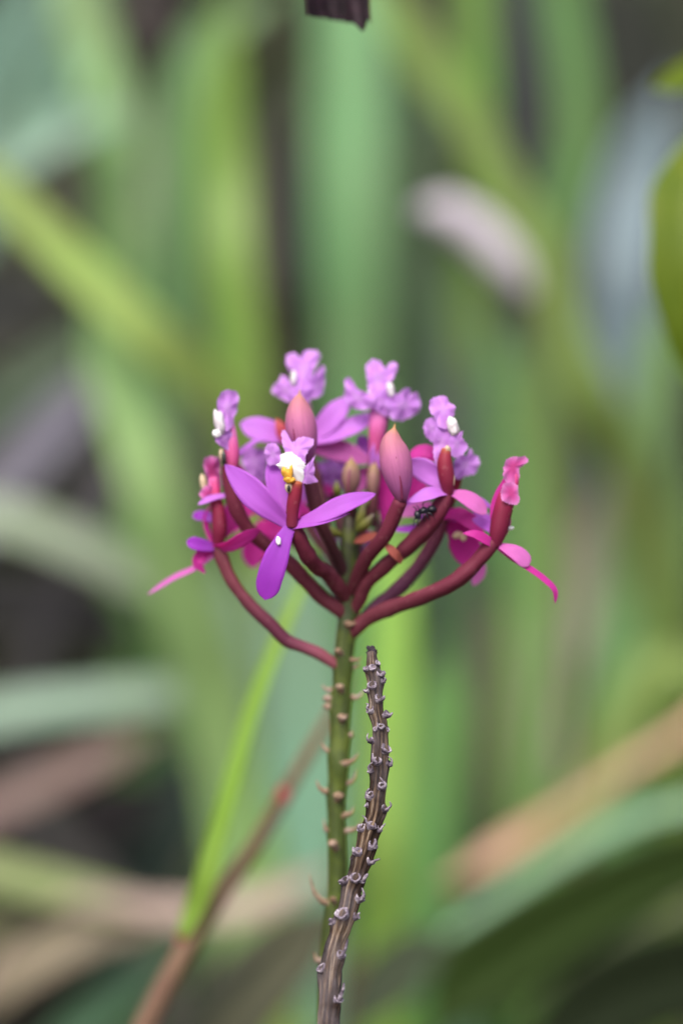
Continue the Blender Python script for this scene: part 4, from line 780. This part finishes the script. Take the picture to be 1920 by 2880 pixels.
 ('dark grey-green leaf behind the slanting yellow-green blade', (72, 74, 72), [(230, 860, .52, 60), (150, 850, .52, 180), (60, 840, .52, 220), (-60, 860, .52, 220), (-220, 940, .52, 180)], dict(root_xy=(-.08, 0), face=(0, -1, -.1), k=0.8, mat='dark_leaf')),
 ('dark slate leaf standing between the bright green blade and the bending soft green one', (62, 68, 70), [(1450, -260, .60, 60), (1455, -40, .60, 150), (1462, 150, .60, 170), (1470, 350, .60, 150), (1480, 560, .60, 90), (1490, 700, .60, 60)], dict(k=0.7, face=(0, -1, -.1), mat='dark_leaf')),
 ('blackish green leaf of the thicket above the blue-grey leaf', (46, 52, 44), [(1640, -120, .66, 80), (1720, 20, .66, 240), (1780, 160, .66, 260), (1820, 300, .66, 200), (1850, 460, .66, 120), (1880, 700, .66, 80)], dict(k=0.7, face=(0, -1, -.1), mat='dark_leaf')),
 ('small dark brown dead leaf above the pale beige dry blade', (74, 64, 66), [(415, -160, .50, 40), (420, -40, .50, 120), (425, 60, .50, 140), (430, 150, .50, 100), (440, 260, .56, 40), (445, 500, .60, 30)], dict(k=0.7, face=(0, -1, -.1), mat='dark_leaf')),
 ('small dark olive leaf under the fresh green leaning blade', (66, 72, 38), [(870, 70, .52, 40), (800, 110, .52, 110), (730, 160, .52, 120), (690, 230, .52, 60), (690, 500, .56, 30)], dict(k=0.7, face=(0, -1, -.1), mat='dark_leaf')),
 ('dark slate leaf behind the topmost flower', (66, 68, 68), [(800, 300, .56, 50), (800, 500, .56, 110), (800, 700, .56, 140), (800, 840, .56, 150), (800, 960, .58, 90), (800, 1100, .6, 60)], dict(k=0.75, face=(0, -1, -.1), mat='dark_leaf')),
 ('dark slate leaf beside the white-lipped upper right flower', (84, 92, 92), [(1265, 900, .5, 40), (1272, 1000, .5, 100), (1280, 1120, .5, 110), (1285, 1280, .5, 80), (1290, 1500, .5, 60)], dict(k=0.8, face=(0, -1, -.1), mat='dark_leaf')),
 ('dull olive blade slanting below the big dark leaf', (98, 115, 72), [(1450, 2860, .4, 40), (1542, 2716, .4, 80), (1633, 2642, .4, 95), (1756, 2581, .4, 95), (1878, 2532, .4, 95), (2040, 2500, .4, 90), (2160, 2620, .4, 80)], dict(root_xy=(.04, 0), face=(0, -.7, .7))),
 ('blue-green upright blade left of the big dark leaf', (98, 138, 108), [(1215, 2560, .4, 50), (1236, 2716, .4, 105), (1266, 2869, .4, 110), (1290, 3000, .4, 105)], {}),
 ('beige dry blade leaning out from behind the dead stalk', (165, 145, 118), [(1060, 2580, .42, 50), (1025, 2670, .42, 95), (980, 2800, .42, 100), (940, 2920, .42, 95)], {}),
 ('dark sage blade between the dead stalk and the blue-green blade', (92, 112, 85), [(1130, 2640, .46, 50), (1115, 2740, .46, 110), (1105, 2880, .46, 115), (1100, 3000, .46, 110)], {}),
 ('mid green blade rising right of the pinkish beige blade', (112, 155, 82), [(1620, 1750, .5, 60), (1590, 1950, .5, 130), (1560, 2150, .5, 140), (1530, 2350, .5, 130)], {}),
 ('upright green blade behind the pale beige dry blade', (108, 150, 88), [(540, 250, .6, 50), (545, 450, .6, 100), (555, 700, .6, 110), (570, 950, .6, 100)], {}),
 ('green-grey upright blade left of the grey seed head', (100, 132, 96), [(1165, 150, .6, 50), (1165, 400, .6, 100), (1155, 650, .6, 110), (1180, 900, .6, 110), (1200, 1200, .6, 100)], {}),
 ('faded green blade standing under the grey seed head', (110, 140, 100), [(1260, 700, .62, 50), (1270, 950, .62, 110), (1250, 1200, .62, 110), (1240, 1500, .62, 110)], {}),
 ('soft green leaf standing beyond the dead stalk tip', (105, 150, 98), [(1300, 1300, .58, 60), (1290, 1500, .58, 120), (1270, 1750, .58, 120), (1280, 2000, .58, 110)], {}),
 ('fresh green blade at the foot of the blue-grey leaf', (118, 160, 92), [(1945, 1250, .5, 60), (1910, 1500, .5, 120), (1880, 1750, .5, 130), (1860, 2000, .5, 120)], {}),
]
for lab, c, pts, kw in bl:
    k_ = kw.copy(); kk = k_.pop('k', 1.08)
    blade('grass_blade', lab, pts, L(c, kk), group=None, **k_)  # blurred grass blades, with the added shade-holding ones among them

def stalk(name, label, pts, mat, cat, root_xy=(0, 0), seg=12, n=70, shape=None, root_extra=None):
    w_ = [(*px(x, y, d), r*S*(D0+d)/D0) for x, y, d, r in pts]
    a = w_[-1]; w_ += [(a[0]+root_xy[0]*0.5, a[1]+root_xy[1]*0.5, a[2]*0.5, a[3]*1.1), (a[0]+root_xy[0], a[1]+root_xy[1], -0.01, a[3]*1.2)]
    loc = Vector((w_[-1][0], w_[-1][1], 0)); e = empty(name, loc, label, cat)
    mb = MB(); mb.grid(tube_rows(w_, n, seg, shape), closed=True); mb.build('stem', M[mat], e, loc, world=True)
    return e, loc
n = NT('brown_stem'); a = n.noise(n.pos(), 42, 4, 0.6); b = n.noise(n.pos(), 300, 4, 0.6)
M['brown_stem'] = n.finish(n.mix(n.math('MULTIPLY', b, 0.3), n.ramp(a, [(0.36, (0.12, 0.060, 0.042)), (0.48, (0.17, 0.105, 0.062)), (0.58, (0.22, 0.155, 0.082)), (0.74, (0.22, 0.11, 0.08))]), (0.10, 0.06, 0.04)), 0.6, 0.25)
e, loc = stalk('grass_stem', 'reddish brown grass stem bearing a thin bright green leaf, leaning behind the green stem', [(985, 1900, .10, 6), (920, 2030, .097, 15), (860, 2130, .094, 18), (800, 2235, .092, 21), (740, 2340, .09, 22), (690, 2420, .088, 24), (630, 2500, .085, 27), (570, 2590, .082, 30), (505, 2700, .08, 32), (440, 2820, .078, 34), (400, 2900, .077, 34)], 'brown_stem', 'stem', (-.05, 0))  # a grass stem carrying one leaf
lf = blade('leaf', 'bright green leaf', [(900, 1480, 0.085, 10), (850, 1640, 0.083, 26), (800, 1760, 0.081, 36), (740, 1910, 0.079, 42), (695, 2050, 0.078, 46), (650, 2210, 0.077, 50), (610, 2350, 0.077, 56), (575, 2480, 0.077, 62), (545, 2560, 0.0785, 56), (512, 2635, 0.0785, 30)], L((150, 195, 72), 1.0), ground=False)
lf.parent = e; lf.location = lf.location - loc
for k_ in ('label', 'category'): del lf[k_]
M['node_red'] = NT('node_red').finish((0.42, 0.06, 0.08), 0.6, 0.3)
for (x, y, d, r) in ((797, 2238, .090, 17), (506, 2638, .079, 9)):
    mb = MB(); blob(mb, (x, y, 60+(d/S-60)/1.6), [Vector((r, r*0.6, 0)), Vector((-r*.7, r*1.3, 0)), Vector((0, 0, r))], bump=0.3)
    mb.build('node', M['node_red'], e, loc)

# shrub with shiny olive leaves at the right edge
n = NT('shiny_leaf'); a = n.noise(n.pos(), 60, 3, 0.5)
M['shiny'] = n.finish(n.ramp(a, [(0.35, (0.12, 0.20, 0.012)), (0.6, (0.17, 0.25, 0.02)), (0.75, (0.24, 0.26, 0.03))]), 0.5, 0.3, 0.5, (0.34, 0.42, 0.02))
def leaf_obj(parent, loc, pts, hw, face):
    w_ = [(*px(x, y, d), 0) for x, y, d in pts]; sp = spline(w_, 24); P = [Vector(p[:3]) for p in sp]; F = Vector(face).normalized(); rows = []
    for i, p in enumerate(P):
        u = i/23; t = (P[min(i+1, 23)]-P[max(i-1, 0)]).normalized(); s_ = t.cross(F).normalized(); nr = s_.cross(t)
        h = hw*S*petal_w(u, 0.45, 0.12, 2.0)*(1+0.05*math.sin(u*30))
        rows.append([p-loc + s_*h*v + nr*(0.2*h*abs(v)+0.05*h*math.sin(u*22+v*3)) for v in (-1, -.66, -.33, 0, .33, .66, 1)])
    mb = MB(); mb.grid(rows); o = mb.build('leaf', M['shiny'], parent, world=True); md = o.modifiers.new('t', 'SOLIDIFY'); md.thickness = 0.0006
    return o
e, loc = stalk('shrub', 'leafy shrub with glossy olive-green leaves reaching in beside the blue-grey leaf', [(2080, 100, .13, 12), (2110, 500, .13, 18), (2130, 1200, .13, 24), (2150, 2000, .13, 28)], 'brown_stem', 'shrub', (.02, 0))
leaf_obj(e, loc, [(2118, 380, .13), (2020, 420, .115), (1945, 520, .105), (1915, 680, .10), (1918, 860, .10), (1955, 1110, .105)], 118, (-.1, -1, 0.55))
leaf_obj(e, loc, [(2090, 160, .13), (2020, 180, .125), (1940, 215, .12), (1835, 245, .115)], 62, (0, -1, .5))
leaf_obj(e, loc, [(2125, 1000, .13), (2060, 1180, .12), (2010, 1300, .12), (1990, 1440, .12)], 55, (-.3, -1, .2))

# withered dark leaf hanging into the picture from above
n = NT('withered'); a = n.noise(n.pos(), 260, 4, 0.6)
M['withered'] = n.finish(n.ramp(a, [(0.35, (0.012, 0.008, 0.011)), (0.6, (0.030, 0.016, 0.024)), (0.75, (0.06, 0.028, 0.04))]), 0.7, 0.25, bump=a, bstr=0.6, bdist=0.0006)
e, loc = stalk('withered_plant', 'dark purple-brown withered leaf hanging down above the flower head', [(955, -330, .015, 9), (1010, -520, .02, 11), (1300, -640, .03, 12), (1750, -520, .04, 14), (2080, 100, .05, 16), (2200, 1200, .06, 20), (2240, 2400, .06, 22)], 'brown_stem', 'plant', (.02, .02))
rows_t, rows_b = [], []
for i in range(26):
    u = i/25; y0 = -350 + u*395; hwid = 90*min(1, 0.15+u*2.2)
    rt, rb = [], []
    for j in range(33):
        v = j/16-1; x = 955 + v*hwid + 6*math.sin(u*6)
        y = y0 + u*(16*v + 14 + 16*math.exp(-((v-0.72)/0.16)**2) - 24*math.exp(-((v-0.90)/0.07)**2)*u + 5*noise.noise(Vector((v*6, 2, 0))))
        dd = 230 + 26*math.cos(v*2.6) + 14*noise.noise(Vector((u*3, v*3, 5)))
        rt.append(V((x, y, dd-7))); rb.append(V((x, y, dd+7)))
    rows_t.append(rt + rb[::-1])
mb = MB(); mb.grid(rows_t, closed=True); mb.build('leaf', M['withered'], e, loc)

# fuzzy grey seed head bent over behind the right-hand flowers
M['fluff'] = NT('seed_fluff').finish((0.72, 0.68, 0.74), 0.8, 0.2, 0.4, (0.74, 0.70, 0.76))
gp = [(1205, 590, .33, 5), (1290, 605, .33, 6), (1370, 665, .33, 6), (1435, 740, .33, 7), (1490, 820, .33, 8), (1540, 960, .34, 9), (1575, 1200, .36, 10), (1590, 1600, .38, 11), (1600, 2000, .40, 12)]
e, loc = stalk('grass_seed_head', 'fuzzy pale grey grass seed head bent over on its stem', gp, 'brown_stem', 'seed head', (.03, .03))
hs = spline([(*px(x, y, d), r) for x, y, d, r in gp[:5]], 240); mb = MB()
mb.grid(tube_rows([(*px(x, y, .33), r*S*1.55) for x, y, r in ((1195, 590, 16), (1235, 592, 44), (1300, 618, 54), (1370, 676, 58), (1430, 742, 52), (1485, 820, 24))], 30, 12, lambda u, a: 1+0.2*noise.noise(Vector((u*20, math.cos(a)*2, math.sin(a)*2)))), closed=True)
for i, q in enumerate(hs):
    c = Vector(q[:3]); f = math.sin(math.pi*min(1, (i+14)/240*0.93))**0.6
    for _ in range(5):
        dv_ = Vector((random.gauss(0, 1), random.gauss(0, 1), random.gauss(0, 1))).normalized(); Ln = 0.0060*f*random.uniform(.7, 1.2)
        a2 = dv_.orthogonal().normalized()*0.0011; tip_ = c+dv_*Ln + Vector((-.0015, 0, .0005))
        b_ = len(mb.v); mb.v += [c+a2, c-a2, tip_-a2*.5, tip_+a2*.5]; mb.f.append((b_, b_+1, b_+2, b_+3)); mb.uv.append(((0, 0), (0, 1), (1, 1), (1, 0)))
mb.v = [v_ for v_ in mb.v]; o = mb.build('seed_tuft', M['fluff'], e, loc, world=True); o['kind'] = 'stuff'

# ------------------------------------------------------------------ undergrowth that nobody could count
def grass_mass(name, label, mat, count, area, hrange, wrange, lean, seed):
    rnd = random.Random(seed); mb = MB()
    for _ in range(count):
        x, y = area(rnd); h = rnd.uniform(*hrange); wd = rnd.uniform(*wrange); a = rnd.uniform(0, 6.283); ln = rnd.uniform(0.1, lean)*h
        dx, dy = math.cos(a)*ln, math.sin(a)*ln; b2 = rnd.uniform(0, 6.283); sx, sy = math.cos(b2)*wd/2, math.sin(b2)*wd/2
        b_ = len(mb.v)
        for i in range(6):
            u = i/5; k_ = (1-u**2.5)*0.95+0.05; droop = -0.35*ln*u*u*u
            c = Vector((x+dx*u*u, y+dy*u*u, h*u+droop - 0.01)); mb.v += [c+Vector((sx*k_, sy*k_, 0)), c-Vector((sx*k_, sy*k_, 0))]
        for i in range(5):
            q = b_+2*i; mb.f.append((q, q+1, q+3, q+2)); mb.uv.append(((i/5, 0), (i/5, 1), ((i+1)/5, 1), ((i+1)/5, 0)))
    o = mb.build(name, M[mat], world=True); return tag(o, label, 'grass', kind='stuff')
def far(rnd): y = rnd.uniform(0.85, 3.0); return rnd.uniform(-0.55-0.35*y, 0.55+0.35*y), y
def low_(rnd): return rnd.uniform(-0.9, 0.9), rnd.uniform(-0.25, 0.95)
grass_mass('tall_grass', 'tall blurred green grass massed in the distance', 'fill_grass', 2600, far, (0.35, 0.95), (0.010, 0.024), 0.9, 5)
grass_mass('dry_grass', 'dry grey-brown grass mixed through the distant green', 'fill_dry', 2200, far, (0.25, 0.85), (0.006, 0.018), 1.1, 6)
grass_mass('short_grass', 'short grass covering the soil round the stems', 'fill_grass', 3000, low_, (0.05, 0.2), (0.004, 0.009), 0.9, 7)
rnd = random.Random(9); mb = MB()
for _ in range(14000):
    y = rnd.uniform(2.8, 4.4); x = rnd.uniform(-2.4, 2.4); z = rnd.uniform(0.0, 1.9+0.25*math.sin(x*3)); sz = rnd.uniform(0.03, 0.075)
    a = Vector((rnd.gauss(0, 1), rnd.gauss(0, 1), rnd.gauss(0, .6))).normalized(); b = a.orthogonal().normalized()
    c = Vector((x, y, z)); b_ = len(mb.v)
    mb.v += [c-a*sz, c+b*sz*.4, c+a*sz, c-b*sz*.4]; mb.f.append((b_, b_+1, b_+2, b_+3)); mb.uv.append(((0, .5), (.5, 1), (1, .5), (.5, 0)))
tag(mb.build('thicket', M['thicket'], world=True), 'dark leafy thicket closing off the distance', 'thicket', kind='stuff')
